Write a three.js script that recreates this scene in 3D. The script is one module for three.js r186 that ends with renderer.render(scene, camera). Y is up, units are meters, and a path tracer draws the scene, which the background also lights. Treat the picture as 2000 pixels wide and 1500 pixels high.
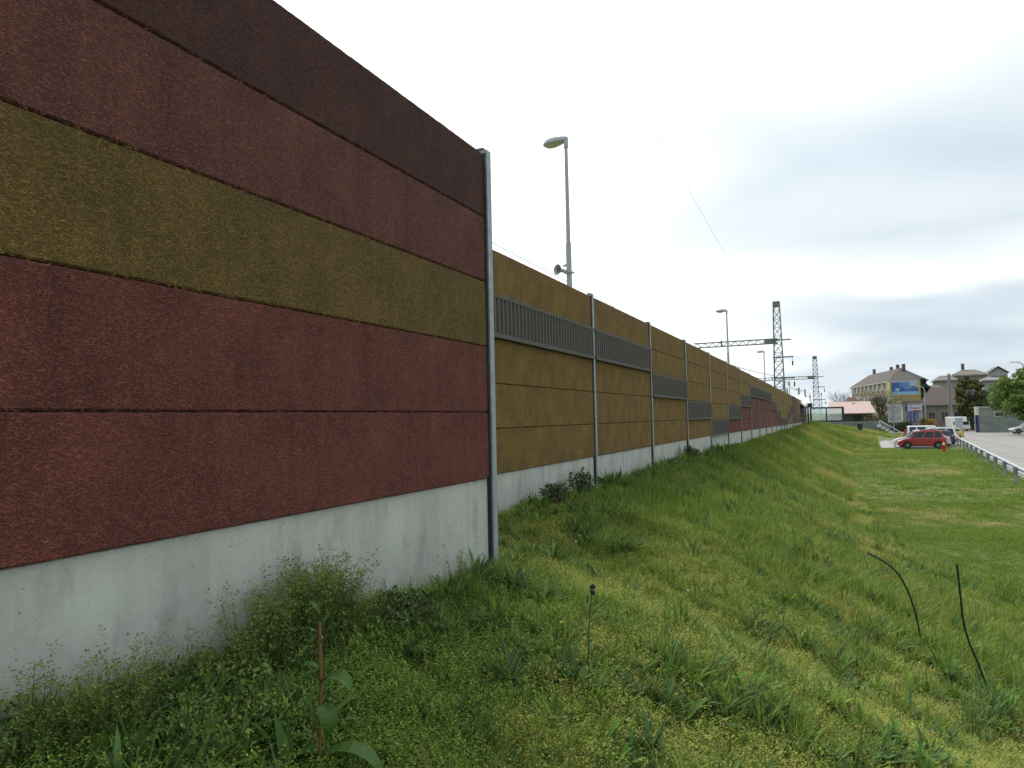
import * as THREE from 'three';
import { mergeGeometries } from 'three/addons/utils/BufferGeometryUtils.js';
import { RoundedBoxGeometry } from 'three/addons/geometries/RoundedBoxGeometry.js';

// ------------------------------------------------------------------ camera
const scene = new THREE.Scene();
const EYE = 3.3, F = 1387, YAW = 0.4248, PITCH = 0.0503, ROLL = -0.0212;
const camera = new THREE.PerspectiveCamera(2 * Math.atan(750 / F) * 180 / Math.PI, 4 / 3, 0.1, 3000);
const fw = new THREE.Vector3(-Math.sin(YAW) * Math.cos(PITCH), Math.sin(PITCH), -Math.cos(YAW) * Math.cos(PITCH));
const r0 = new THREE.Vector3(Math.cos(YAW), 0, -Math.sin(YAW)), u0 = new THREE.Vector3().crossVectors(r0, fw);
const rt = r0.clone().multiplyScalar(Math.cos(ROLL)).addScaledVector(u0, Math.sin(ROLL));
const up = r0.clone().multiplyScalar(-Math.sin(ROLL)).addScaledVector(u0, Math.cos(ROLL));
camera.position.set(0, EYE, 0); camera.up.copy(up); camera.lookAt(camera.position.clone().add(fw));
camera.updateMatrixWorld();

// ------------------------------------------------------------------ random and noise
function rng(seed) { let s = seed >>> 0; return () => { s = (s + 0x6D2B79F5) >>> 0; let t = s; t = Math.imul(t ^ (t >>> 15), t | 1); t ^= t + Math.imul(t ^ (t >>> 7), t | 61); return ((t ^ (t >>> 14)) >>> 0) / 4294967296; }; }
const R = rng(7);
const rr = (a, b, f = R) => a + (b - a) * f();
function hash(i, j, k = 0) { let h = (i * 374761393 + j * 668265263 + k * 2147483647) | 0; h = Math.imul(h ^ (h >>> 13), 1274126177); h ^= h >>> 16; return (h >>> 0) / 4294967296; }
function vnoise(x, y, k = 0, wrap = 0) {
  const i = Math.floor(x), j = Math.floor(y), u = x - i, v = y - j, su = u * u * (3 - 2 * u), sv = v * v * (3 - 2 * v);
  const m = n => wrap ? ((n % wrap) + wrap) % wrap : n;
  const a = hash(m(i), m(j), k), b = hash(m(i + 1), m(j), k), c = hash(m(i), m(j + 1), k), d = hash(m(i + 1), m(j + 1), k);
  return (a + (b - a) * su) * (1 - sv) + (c + (d - c) * su) * sv;
}
function fbm(x, y, o = 4, k = 0, wrap = 0) { let s = 0, a = 0.5, t = 0; for (let n = 0; n < o; n++) { s += a * vnoise(x, y, k + n, wrap); t += a; a *= 0.5; x *= 2; y *= 2; wrap *= 2; } return s / t; }
const sstep = (a, b, x) => { const t = Math.min(1, Math.max(0, (x - a) / (b - a))); return t * t * (3 - 2 * t); };
const lerp = (a, b, t) => a + (b - a) * t;
function table(T, x) { if (x <= T[0][0]) return T[0][1]; for (let i = 1; i < T.length; i++) if (x <= T[i][0]) { const t = (x - T[i - 1][0]) / (T[i][0] - T[i - 1][0]); return lerp(T[i - 1][1], T[i][1], t); } return T[T.length - 1][1]; }

// ------------------------------------------------------------------ sky, sun, exposure
const SUN_AZ = -0.58, SUN_EL = 0.88;                    // measured from the wall's direction, to the left of it
const BANDS = [[-1, 0.5], [1.5, 0.42], [4, 0.30], [6, 0.42], [7.6, 0.82], [9, 0.62], [11, 0.24], [15, 0.15], [20, 0.22], [28, 0.5], [90, 0.9]];   // layers of cloud by height above the horizon, all round
const sunDir = new THREE.Vector3(Math.sin(SUN_AZ) * Math.cos(SUN_EL), Math.sin(SUN_EL), -Math.cos(SUN_AZ) * Math.cos(SUN_EL));
{
  const W = 1536, H = 768, data = new Float32Array(W * H * 4);
  for (let j = 0; j < H; j++) for (let i = 0; i < W; i++) {
    const el = ((j + 0.5) / H - 0.5) * Math.PI, ph = ((i + 0.5) / W - 0.5) * 2 * Math.PI;
    const x = Math.cos(el) * Math.cos(ph), y = Math.sin(el), z = Math.cos(el) * Math.sin(ph);
    const cs = x * sunDir.x + y * sunDir.y + z * sunDir.z, ang = Math.acos(Math.min(1, Math.max(-1, cs)));
    const yy = Math.max(y, 0) + 0.055, cx = x / yy, cz = z / yy;
    const w1 = fbm(cx * 0.22 + 5.1, cz * 0.22 + 3.7, 3, 11) - 0.5, w2 = fbm(cx * 0.22 + 9.3, cz * 0.22 + 1.2, 3, 21) - 0.5;
    const n = fbm(cx * 0.30 + w1 * 2.2 + 2.0, cz * 0.30 + w2 * 2.2 + 7.4, 5, 31);
    const n2 = fbm(cx * 0.9 + w2 * 2.5, cz * 0.9 + w1 * 2.5 + 4, 4, 51);
    const eld = el * 57.3, az = Math.atan2(x, -z); let da = Math.abs(az - SUN_AZ); if (da > Math.PI) da = 2 * Math.PI - da;
    const white = Math.max(sstep(0.60, 0.22, da + (n2 - 0.5) * 0.5 + (n - 0.5) * 0.5), sstep(22, 46, eld + (n - 0.5) * 26));
    const band = table(BANDS, eld + (n2 - 0.5) * 5 + (w1 + w2) * 5);
    let c = lerp(Math.min(1, Math.max(0, band + (n - 0.5) * 0.9 + (n2 - 0.5) * 0.4)), 1, white);
    const glow = 0.42 * Math.exp(-Math.pow(ang / 0.62, 2)) + 0.9 * Math.exp(-Math.pow(ang / 0.24, 2));
    const lo = [0.345, 0.425, 0.50], hi = [0.92, 0.965, 0.985];
    const o = (j * W + i) * 4;
    for (let q = 0; q < 3; q++) data[o + q] = y < -0.02 ? 0.25 : lerp(lo[q], hi[q], c) + glow * [1, 1.01, 1.0][q];
    data[o + 3] = 1;
  }
  const sky = new THREE.DataTexture(data, W, H, THREE.RGBAFormat, THREE.FloatType);
  sky.mapping = THREE.EquirectangularReflectionMapping; sky.magFilter = THREE.LinearFilter; sky.minFilter = THREE.LinearFilter; sky.wrapS = THREE.RepeatWrapping; sky.needsUpdate = true;
  scene.background = sky; scene.environment = sky;
}
const sun = new THREE.DirectionalLight(new THREE.Color().setRGB(1, 0.95, 0.87), 2.4);
sun.position.copy(sunDir).multiplyScalar(120); sun.castShadow = true; sun.shadow.radius = 24; sun.shadow.mapSize.set(4096, 4096);
Object.assign(sun.shadow.camera, { left: -60, right: 60, top: 60, bottom: -60, near: 1, far: 400 });
scene.add(sun); scene.add(sun.target);
const renderer = new THREE.WebGLRenderer({ antialias: true });
renderer.toneMapping = THREE.LinearToneMapping; renderer.toneMappingExposure = 1.3;
renderer.shadowMap.enabled = true; renderer.shadowMap.type = THREE.PCFSoftShadowMap;

// ------------------------------------------------------------------ places: terrain and pixel rays
const D1 = 2.5187, D2 = 3.572, PH = 0.5277, PT1 = EYE - 0.4628, PT2 = EYE - 0.6267, Z0 = 7.156, BAY = 4, NEAR_END = 5.15;
const baseT = [[-30, 2.3], [0, 2.24], [1.5, 2.22], [3.4, 2.15], [5.2, 2.10], [7.6, 2.20], [11, 2.19], [19, 2.19], [30, 2.13], [66, 2.05], [83, 2.0], [140, 1.9]];
const toeT = [[-30, 4.6], [4, 4.0], [10, 3.3], [14.3, 2.7], [17.7, 1.3], [23, 0.4], [54, 0.35], [66, 1.1], [75, 2.4], [88, 4.6], [100, 8.5], [112, 10.5], [160, 10.5]];
function groundY(x, z, rough = true) {
  const d = -z, xw = lerp(-D1, -D2, sstep(5, 6.4, d)), b = table(baseT, d);
  let xt = 0; for (let k = -2; k <= 2; k++) xt += table(toeT, d + k * 1.6) / 5;
  let t = Math.min(1, Math.max(0, (x - xw) / (xt - xw)));
  const sh = 0.42 * t + 0.58 * t * t * (3 - 2 * t);
  let y = b * (1 - sh);
  if (t > 0.9) { const q = (t - 0.9) / 0.1; y = lerp(y, b * 0.02 * (1 - q), q * 0.5); }
  if (d > 111.5 && x > -3.2) y *= 1 - sstep(111.5, 113, d);
  if (d > 150) y += 11 * sstep(165, 260, d) * sstep(14, 42, x);
  if (rough && d < 118 && t < 1) {
    const e = (1 - sstep(0.93, 1, t));
    y += e * ((fbm(x * 0.9, z * 0.9, 3, 77) - 0.5) * 0.16 + (fbm(x * 0.28 + 8, z * 0.28, 2, 79) - 0.5) * 0.22) * sstep(0, 0.2, t) + e * (vnoise(x * 4, z * 4, 83) - 0.5) * 0.04;
  } else if (rough && d < 118 && x < 8) y += (fbm(x * 0.7, z * 0.5, 3, 78) - 0.5) * 0.07 * sstep(9, 6, x);
  return y;
}
function ray(px, py) { return fw.clone().addScaledVector(rt, (px - 1000) / F).addScaledVector(up, (750 - py) / F); }
function atZ(px, py, d) { const v = ray(px, py); return v.multiplyScalar(-d / v.z).add(camera.position); }
function atX(px, py, x) { const v = ray(px, py); return v.multiplyScalar(x / v.x).add(camera.position); }
function atY(px, py, y) { const v = ray(px, py); return v.multiplyScalar((y - EYE) / v.y).add(camera.position); }
function onGround(px, py) {
  const v = ray(px, py); let t = 1, p;
  for (let i = 0; i < 4000; i++) { p = v.clone().multiplyScalar(t).add(camera.position); if (p.y <= groundY(p.x, p.z)) break; t *= 1.0025; t += 0.002; }
  p.y = groundY(p.x, p.z); return p;
}

// ------------------------------------------------------------------ helpers
const taken = {};
function numbered(n) { const k = taken[n] = (taken[n] ?? -1) + 1; return k ? n + '_' + String(k).padStart(3, '0') : n; }
function shade(m) { m.castShadow = true; m.receiveShadow = true; return m; }
function part(name, geo, mat, parent) { const m = shade(new THREE.Mesh(Array.isArray(geo) ? merge(geo) : geo, mat)); m.name = name; parent.add(m); return m; }
function merge(list) { const l = list.map(g => { const h = g.index ? g.toNonIndexed() : g; for (const k of Object.keys(h.attributes)) if (!['position', 'normal', 'uv'].includes(k)) h.deleteAttribute(k); if (!h.attributes.uv) h.setAttribute('uv', new THREE.BufferAttribute(new Float32Array(h.attributes.position.count * 2), 2)); return h; }); return mergeGeometries(l); }
function thing(name, label, category, pos = [0, 0, 0], turn = 0, group) {
  const o = new THREE.Group(); o.name = numbered(name); o.position.set(...(pos.isVector3 ? pos.toArray() : pos)); o.rotation.y = turn; o.userData = { label, category }; if (group) o.userData.group = group; scene.add(o); return o;
}
function structure(name, geo, mat) { const m = shade(new THREE.Mesh(geo, mat)); m.name = numbered(name); m.userData = { kind: 'structure' }; scene.add(m); return m; }
function copyOf(o, pos, turn, label) { const c = o.clone(); c.name = numbered(o.name.replace(/_\d\d\d$/, '')); c.position.set(...(pos.isVector3 ? pos.toArray() : pos)); c.rotation.y = turn; c.userData = { ...o.userData }; if (label) c.userData.label = label; scene.add(c); return c; }
const box = (w, h, d, x = 0, y = 0, z = 0) => new THREE.BoxGeometry(w, h, d).translate(x, y, z);
const metres = g => { const p = g.attributes.position, n = g.attributes.normal, u = g.attributes.uv; for (let i = 0; i < p.count; i++) { const ax = Math.abs(n.getX(i)), ay = Math.abs(n.getY(i)); if (ay > 0.7) u.setXY(i, p.getX(i), p.getZ(i)); else if (ax > 0.7) u.setXY(i, p.getZ(i), p.getY(i)); else u.setXY(i, p.getX(i), p.getY(i)); } return g; };
const rbox = (w, h, d, r, x = 0, y = 0, z = 0) => new RoundedBoxGeometry(w, h, d, 2, r).translate(x, y, z);
function bar(a, b, r, n = 6, r2 = r) {
  a = new THREE.Vector3(...(a.isVector3 ? a.toArray() : a)); b = new THREE.Vector3(...(b.isVector3 ? b.toArray() : b));
  const L = a.distanceTo(b), g = new THREE.CylinderGeometry(r2, r, L, n); g.translate(0, L / 2, 0);
  g.applyQuaternion(new THREE.Quaternion().setFromUnitVectors(new THREE.Vector3(0, 1, 0), b.clone().sub(a).normalize())); return g.translate(a.x, a.y, a.z);
}
const tube = (pts, r, seg = 20, n = 6) => new THREE.TubeGeometry(new THREE.CatmullRomCurve3(pts.map(p => p.isVector3 ? p : new THREE.Vector3(...p))), seg, r, n);
class Tris {                                                        // loose faces with their own colours
  constructor() { this.p = []; this.n = []; this.c = []; }
  tri(a, b, c, col) { const u = [b[0] - a[0], b[1] - a[1], b[2] - a[2]], v = [c[0] - a[0], c[1] - a[1], c[2] - a[2]]; let n = [u[1] * v[2] - u[2] * v[1], u[2] * v[0] - u[0] * v[2], u[0] * v[1] - u[1] * v[0]]; const l = Math.hypot(...n) || 1; n = n.map(q => q / l); for (const q of [a, b, c]) { this.p.push(...q); this.n.push(...n); this.c.push(...col); } }
  quad(a, b, c, d, col) { this.tri(a, b, c, col); this.tri(a, c, d, col); }
  geo() { const g = new THREE.BufferGeometry(); g.setAttribute('position', new THREE.Float32BufferAttribute(this.p, 3)); g.setAttribute('normal', new THREE.Float32BufferAttribute(this.n, 3)); g.setAttribute('color', new THREE.Float32BufferAttribute(this.c, 3)); return g; }
}
const rgb = (r, g, b) => new THREE.Color().setRGB(r, g, b);
function mat(c, rough = 0.85, o = {}) { return new THREE.MeshStandardMaterial({ color: Array.isArray(c) ? rgb(...c) : c, roughness: rough, side: THREE.DoubleSide, ...o }); }
function dataTex(N, fn, M = N, srgb = true) { const d = new Uint8Array(N * M * 4); for (let j = 0; j < M; j++) for (let i = 0; i < N; i++) { const v = fn(i, j), o = (j * N + i) * 4; if (typeof v === 'number') d[o] = d[o + 1] = d[o + 2] = Math.max(0, Math.min(255, v)); else for (let q = 0; q < 3; q++) d[o + q] = Math.max(0, Math.min(255, v[q])); d[o + 3] = 255; } const t = new THREE.DataTexture(d, N, M); if (srgb) t.colorSpace = THREE.SRGBColorSpace; t.wrapS = t.wrapT = THREE.RepeatWrapping; t.magFilter = THREE.LinearFilter; t.minFilter = THREE.LinearMipmapLinearFilter; t.generateMipmaps = true; t.needsUpdate = true; return t; }

// ------------------------------------------------------------------ surface textures
const FN = 2048;
const fibre = (() => {                                              // matted wood-wool strands: height field
  const h = new Float32Array(FN * FN).fill(0), f = rng(41), NK = 95000;
  for (let k = 0; k < NK; k++) {
    let x = f() * FN, y = f() * FN, a = (f() - 0.5) * 2.8 + (f() < 0.25 ? 1.5 : 0); const da = (f() - 0.5) * 0.16, L = 6 + f() * 18, z = 0.25 + 0.75 * k / NK * (0.6 + 0.4 * f()), w = 2 + Math.floor(f() * 3);
    for (let s = 0; s < L; s++) { x += Math.cos(a); y += Math.sin(a); a += da; for (let q = 0; q < w; q++) { const i = ((Math.floor(x) % FN) + FN) % FN, j = ((Math.floor(y + q) % FN) + FN) % FN; h[j * FN + i] = Math.max(h[j * FN + i] * 0.55, z); } }
  }
  return h;
})();
const coarse = (() => { const n = 512, a = new Float32Array(n * n); for (let j = 0; j < n; j++) for (let i = 0; i < n; i++) a[j * n + i] = 0.6 * fbm(i / 64, j / 64, 5, 5, 8) + 0.4 * fbm(i / 16, j / 128, 4, 8, 32); return (i, j) => a[(j >> 2) * n + (i >> 2)]; })();
const fibreMap = dataTex(FN, (i, j) => { const h = fibre[j * FN + i], n = coarse(i, j), s = hash(i >> 1, j >> 1, 3), pale = hash(i >> 2, j >> 2, 17) > 0.9985 ? 40 : 0; const v = 138 + 104 * h + 84 * (n - 0.5) + 16 * (s - 0.5) + pale; return [v + 5, v, v - 6 + 10 * n]; });
const fibreBump = dataTex(FN, (i, j) => 255 * (0.75 * fibre[j * FN + i] + 0.25 * coarse(i, j)), FN, false);
for (const t of [fibreMap, fibreBump]) t.repeat.set(0.54, 0.54);
const concreteMap = (() => {
  const N = 1024, pores = new Float32Array(N * N), f = rng(91);
  for (let k = 0; k < 900; k++) { const x = f() * N, y = f() * N, r = f() < 0.12 ? 2.2 + f() * 1.6 : 0.7 + f() * 1.1, e = 0.6 + f() * 0.8, dk = 0.3 + 0.7 * f(); for (let j = -5; j <= 5; j++) for (let i = -5; i <= 5; i++) { const q = Math.hypot(i * e, j) / r; if (q < 1) { const a = ((Math.floor(x + i) % N) + N) % N, b = ((Math.floor(y + j) % N) + N) % N; pores[b * N + a] = Math.max(pores[b * N + a], dk * (1 - q * q)); } } }
  const g = (i, j) => { const n = fbm(i / 170.67, j / 170.67, 5, 61, 6), s = fbm(i / 21.333, j / 341.33, 4, 65, 48), w = vnoise(i / 8, j / 8, 66, 128), st = sstep(0.6, 0.8, fbm(i / 64, j / 128, 4, 67, 16)); const v = 196 + 34 * (n - 0.5) + 13 * (s - 0.5) + 8 * (w - 0.5) + 5 * (hash(i, j, 9) - 0.5) - 95 * pores[j * N + i] - 15 * st; return [v - 1, v + 1, v - 3]; };
  const t = dataTex(N, g); t.repeat.set(0.5, 0.5);
  const b = dataTex(N, (i, j) => 200 - 180 * pores[j * N + i] + 30 * (fbm(i / 16, j / 16, 3, 69, 64) - 0.5), N, false); b.repeat.set(0.5, 0.5);
  return [t, b];
})();
const speck = dataTex(512, (i, j) => 205 + 60 * (fbm(i / 64, j / 64, 5, 101, 8) - 0.5) + 44 * (hash(i, j, 12) - 0.5)); speck.repeat.set(0.5, 0.5);
const speckBump = dataTex(512, (i, j) => 128 + 120 * (fbm(i / 8, j / 8, 3, 104, 64) - 0.5), 512, false); speckBump.repeat.set(0.5, 0.5);
const zincMap = dataTex(512, (i, j) => { const n = fbm(i / 32, j / 32, 4, 111, 16), s = fbm(i / 8, j / 256, 3, 112, 64); const v = 200 + 60 * (n - 0.5) + 40 * (s - 0.5); return [v - 4, v, v + 3]; });

const fib = (c, bs = 0.008) => mat(c, 0.97, { map: fibreMap, bumpMap: fibreBump, bumpScale: bs });
const M = {
  maroon: fib([0.150, 0.058, 0.046]), dullred: fib([0.290, 0.105, 0.080]), olive: fib([0.300, 0.198, 0.050]), red: fib([0.330, 0.100, 0.076]),
  ochre: fib([0.43, 0.275, 0.062]), rust: fib([0.20, 0.085, 0.045]), orange: fib([0.30, 0.16, 0.06]),
  grey: mat([0.175, 0.160, 0.145], 0.95, { map: speck, bumpMap: speckBump, bumpScale: 0.004 }),
  concrete: mat([0.80, 0.80, 0.77], 0.9, { map: concreteMap[0], bumpMap: concreteMap[1], bumpScale: 0.003 }),
  core: mat([0.42, 0.41, 0.39], 0.95), zinc: mat([0.52, 0.56, 0.58], 0.55, { metalness: 0.35, map: zincMap }), seal: mat([0.02, 0.02, 0.022], 0.7),
  rod: mat([0.018, 0.013, 0.012], 0.55), green: mat([0.15, 0.185, 0.165], 0.6, { metalness: 0.2 }), white: mat([0.75, 0.75, 0.73], 0.5), glass: new THREE.MeshPhysicalMaterial({ color: rgb(0.03, 0.04, 0.045), roughness: 0.08, metalness: 0, side: THREE.DoubleSide }),
  dark: mat([0.03, 0.03, 0.033], 0.7), pale: mat([0.45, 0.46, 0.46], 0.7), wire: mat([0.3, 0.31, 0.33], 0.6), lampgrey: mat([0.36, 0.37, 0.40], 0.5, { metalness: 0.2 }),
};

// ------------------------------------------------------------------ ground, road, pavement
const field = (x, z) => fbm(x * 0.35 + 40, z * 0.35 + 9, 4, 201);    // dry against lush growth
{
  const xs = [], zs = [];
  for (let x = -6; x <= 9.01; x += 0.2) xs.push(x);
  for (let x = -6, s = 0.4; x > -700; s *= 1.35) { x -= s; xs.unshift(x); }
  for (let x = 9, s = 0.4; x < 700; s *= 1.3) { x += s; xs.push(x); }
  for (let z = 2; z >= -20; z -= 0.2) zs.push(z);
  for (let z = -20, s = 0.25; z > -116; s *= 1.012) { z -= s; zs.push(z); }
  for (let z = zs[zs.length - 1], s = 1; z > -1500; s *= 1.12) { z -= s; zs.push(z); }
  for (let z = 2, s = 0.4; z < 80; s *= 1.4) { z += s; zs.unshift(z); }
  const p = [], c = [], uv = [], ix = [], nx = xs.length;
  for (const z of zs) for (const x of xs) {
    p.push(x, groundY(x, z), z); uv.push(x / 3, z / 3);
    const n = field(x, z), m = fbm(x * 1.7, z * 1.7, 3, 207), dry = sstep(0.45, 0.68, n * 0.7 + m * 0.3);
    const soil = [0.060, 0.058, 0.024], gr = [0.11, 0.17, 0.028], st = [0.18, 0.195, 0.05];
    for (let q = 0; q < 3; q++) c.push(lerp(soil[q], lerp(gr[q], st[q], dry), 0.55 + 0.4 * sstep(0.3, 0.6, m)));
  }
  for (let j = 0; j < zs.length - 1; j++) for (let i = 0; i < nx - 1; i++) { const a = j * nx + i, b = a + 1, d = a + nx, e = d + 1; ix.push(a, b, d, b, e, d); }
  const g = new THREE.BufferGeometry(); g.setAttribute('position', new THREE.Float32BufferAttribute(p, 3)); g.setAttribute('color', new THREE.Float32BufferAttribute(c, 3)); g.setAttribute('uv', new THREE.Float32BufferAttribute(uv, 2)); g.setIndex(ix); g.computeVertexNormals();
  const gm = dataTex(1024, (i, j) => { const n = fbm(i / 32, j / 32, 4, 211, 32), h = hash(i >> 1, j >> 1, 14); const v = 215 + 70 * (n - 0.5) + 46 * (h - 0.5); return [v, v, v - 12]; });
  structure('ground', g, mat([1.15, 1.15, 1.15], 1, { vertexColors: true, map: gm }));
}
function sheet(pts, y, mt, name, uvs = 0.25) { const s = new THREE.Shape(pts.map(p => new THREE.Vector2(p[0], -p[1]))); const g = new THREE.ShapeGeometry(s).rotateX(-Math.PI / 2).translate(0, y, 0); const u = g.attributes.uv; for (let i = 0; i < u.count; i++) u.setXY(i, g.attributes.position.getX(i) * uvs, g.attributes.position.getZ(i) * uvs); return structure(name, g, mt); }
const railX = z => 7.24 + 0.0797 * (-36.7 - z);
const asphalt = mat([0.33, 0.32, 0.305], 0.85, { map: speck, bumpMap: speckBump, bumpScale: 0.004 });
sheet([[railX(30) + 0.5, 30], [railX(-78) + 0.5, -78], [8.9, -79], [8.9, -70.8], [5.0, -70.8], [5.4, -99], [11.8, -118], [17.5, -132], [40, -140], [30, -118], [22.5, -108], [20.5, -96], [16, -40], [10, 30]], 0.022, asphalt, 'road');
sheet([[3.75, -72.6], [5.0, -72.6], [5.35, -98], [4.6, -98]], 0.034, mat([0.42, 0.41, 0.39], 0.9, { map: speck }), 'pavement');
sheet([[9.4, -128], [15.5, -128], [16.5, -134], [10, -134]], 0.02, mat([0.22, 0.075, 0.055], 0.9, { map: speck }), 'pavement');

// ------------------------------------------------------------------ noise barriers
function roughPanel(w, h, dpt, seed, step, amp, cutCorner = 0) {
  const f = rng(seed), ox = f() * 40, oy = f() * 40, pts = [], j = () => (f() - 0.5) * 2 * amp;
  const run = (x0, y0, x1, y1, nx, ny) => { const n = Math.max(1, Math.round(Math.hypot(x1 - x0, y1 - y0) / step)); for (let i = 0; i < n; i++) { const t = i / n, q = i ? j() - Math.pow(f(), 6) * amp * 2 : 0; pts.push(new THREE.Vector2(ox + lerp(x0, x1, t) + nx * q, oy + lerp(y0, y1, t) + ny * q)); } };
  const c = 0.012, k = cutCorner || c;
  run(c, 0, w - c, 0, 0, 1); run(w - c, 0, w, c, 0, 0); run(w, c, w, h - k, 1, 0); run(w, h - k, w - k, h, 0.7, 0.7); run(w - k, h, c, h, 0, 1); run(c, h, 0, h - c, 0, 0); run(0, h - c, 0, c, 1, 0);
  const s = new THREE.Shape(pts.filter((p, i, a) => i === 0 || p.distanceTo(a[i - 1]) > 0.001));
  const g = new THREE.ExtrudeGeometry(s, { depth: dpt - 0.012, bevelEnabled: true, bevelThickness: 0.012, bevelSize: 0.008, bevelOffset: -0.008, bevelSegments: 1, steps: 1 });
  return g.translate(-ox, -oy, 0);
}
function ribbedPanel(w, h, n = 30) {
  const pitch = w / n, s = new THREE.Shape(); s.moveTo(0, 0);
  for (let i = 0; i < n; i++) { const x = i * pitch; s.lineTo(x + pitch * 0.12, 0.055); s.lineTo(x + pitch * 0.26, 0.092); s.lineTo(x + pitch * 0.56, 0.092); s.lineTo(x + pitch * 0.74, 0.055); s.lineTo(x + pitch * 0.999, 0.055); }
  s.lineTo(w, 0); s.closePath();
  const g = new THREE.ExtrudeGeometry(s, { depth: h - 0.09, bevelEnabled: false }).rotateX(-Math.PI / 2).scale(1, 1, -1).translate(0, 0.05, 0);
  const ix = g.index ? g.toNonIndexed() : g, pp = ix.attributes.position.array; for (let i = 0; i < pp.length; i += 9) for (let q = 0; q < 3; q++) { const t = pp[i + 3 + q]; pp[i + 3 + q] = pp[i + 6 + q]; pp[i + 6 + q] = t; }
  ix.computeVertexNormals();
  const lip = (y0, y1, o0, o1) => { const q = new THREE.Shape(); q.moveTo(0, y0); q.lineTo(o0, y0); q.lineTo(o1, y1); q.lineTo(0, y1); q.closePath(); return new THREE.ExtrudeGeometry(q, { depth: w, bevelEnabled: false }).rotateY(Math.PI / 2).scale(1, 1, -1).rotateY(0); };
  const bx1 = box(w, 0.05, 0.10, w / 2, 0.025, 0.05), bx2 = box(w, 0.04, 0.088, w / 2, h - 0.02, 0.044);
  return merge([ix, bx1, bx2]);
}
function hPost(h) { const b = 0.13, a = 0.075, t = 0.012, s = new THREE.Shape(); const P = [[-a / 2, 0], [a / 2, 0], [a / 2, -t], [t / 2, -t], [t / 2, -b + t], [a / 2, -b + t], [a / 2, -b], [-a / 2, -b], [-a / 2, -b + t], [-t / 2, -b + t], [-t / 2, -t], [-a / 2, -t]]; P.forEach((p, i) => i ? s.lineTo(...p) : s.moveTo(...p)); s.closePath(); const g = new THREE.ExtrudeGeometry(s, { depth: h, bevelEnabled: false }).rotateX(-Math.PI / 2).scale(1, 1, -1); const n = g.toNonIndexed(), pp = n.attributes.position.array; for (let i = 0; i < pp.length; i += 9) for (let q = 0; q < 3; q++) { const v = pp[i + 3 + q]; pp[i + 3 + q] = pp[i + 6 + q]; pp[i + 6 + q] = v; } n.computeVertexNormals(); return n; }
function addBay(wall, s0, plinthTop, groundLow, rows, opt = {}) {     // local x along the wall, y up, z towards the verge
  const L = opt.L ?? BAY, g = 0.005, x0 = s0 + 0.05, w = L - 0.10, near = opt.near;
  part('plinth_slab', metres(rbox(L - 0.03, plinthTop - groundLow + 0.5, 0.12, 0.008, s0 + L / 2, (plinthTop + groundLow - 0.5) / 2, -0.085)), M.concrete, wall);
  part('core_slab', box(L - 0.03, PH * rows.length - 0.02, 0.06, s0 + L / 2, plinthTop + PH * rows.length / 2, -0.12), M.core, wall);
  rows.forEach((m, i) => {                                           // rows from the plinth up
    const y = plinthTop + i * PH + g / 2, seed = Math.floor(s0 * 13 + 500 + i * 71 + (near ? 9000 : 0));
    if (m === M.grey) { const p = part('ribbed_panel', ribGeo, m, wall); p.position.set(s0 + 0.05, y, -0.045); return; }
    const p = part('fibre_panel', roughPanel(w, PH - g, 0.085, seed, opt.step ?? 1, opt.amp ?? 0, near && i === 4 ? 0.05 : 0), m, wall); p.position.set(x0, y, -0.088);
    if (near) {                                                      // loose strands standing off the face
      const cnt = opt.strands, im = new THREE.InstancedMesh(strandGeo, strandMat(m), cnt), o = new THREE.Object3D(), f = rng(seed + 1), col = new THREE.Color();
      for (let k = 0; k < cnt; k++) {
        const edge = f() < 0.03; o.position.set(f() * w, edge ? (f() < 0.5 ? 0.002 : PH - g - 0.002) + (f() - 0.5) * 0.006 : f() * (PH - g), 0.0855 + f() * 0.0012);
        o.rotation.set((f() - 0.5) * 0.5, (f() - 0.5) * 0.5, (f() - 0.5) * 2.4 + (f() < 0.2 ? 1.5 : 0)); const s = 0.5 + f() * 1.0; o.scale.set(s, s * (f() < 0.5 ? 1 : -1), s); o.updateMatrix(); im.setMatrixAt(k, o.matrix);
        const v = 0.7 + f() * 0.5 + (f() < 0.01 ? 0.9 : 0); im.setColorAt(k, col.setRGB(v, v * (0.98 + 0.04 * f()), v * 0.97));
      }
      im.name = 'wood_strands'; im.userData.kind = 'stuff'; shade(im); p.add(im);
    }
  });
}
const strandMats = new Map();
function strandMat(m) { if (!strandMats.has(m)) strandMats.set(m, mat(m.color.clone().multiplyScalar(0.82).toArray(), 0.95)); return strandMats.get(m); }
const strandGeo = (() => { const T = new Tris(), n = 4, L = 0.019, w = 0.0006; for (let i = 0; i < n; i++) { const f = t => [(t - 0.5) * L, 0.005 * (1 - Math.pow(2 * t - 1, 2)) - 0.0025, 0.002 * Math.sin(t * Math.PI) - 0.001], a = f(i / n), b = f((i + 1) / n); T.quad([a[0], a[1] - w, a[2]], [b[0], b[1] - w, b[2]], [b[0], b[1] + w, b[2] + 0.0006], [a[0], a[1] + w, a[2] + 0.0006], [1, 1, 1]); } const g = T.geo(); g.deleteAttribute('color'); return g; })();
const ribGeo = ribbedPanel(BAY - 0.10, PH - 0.012, 34);
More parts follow.
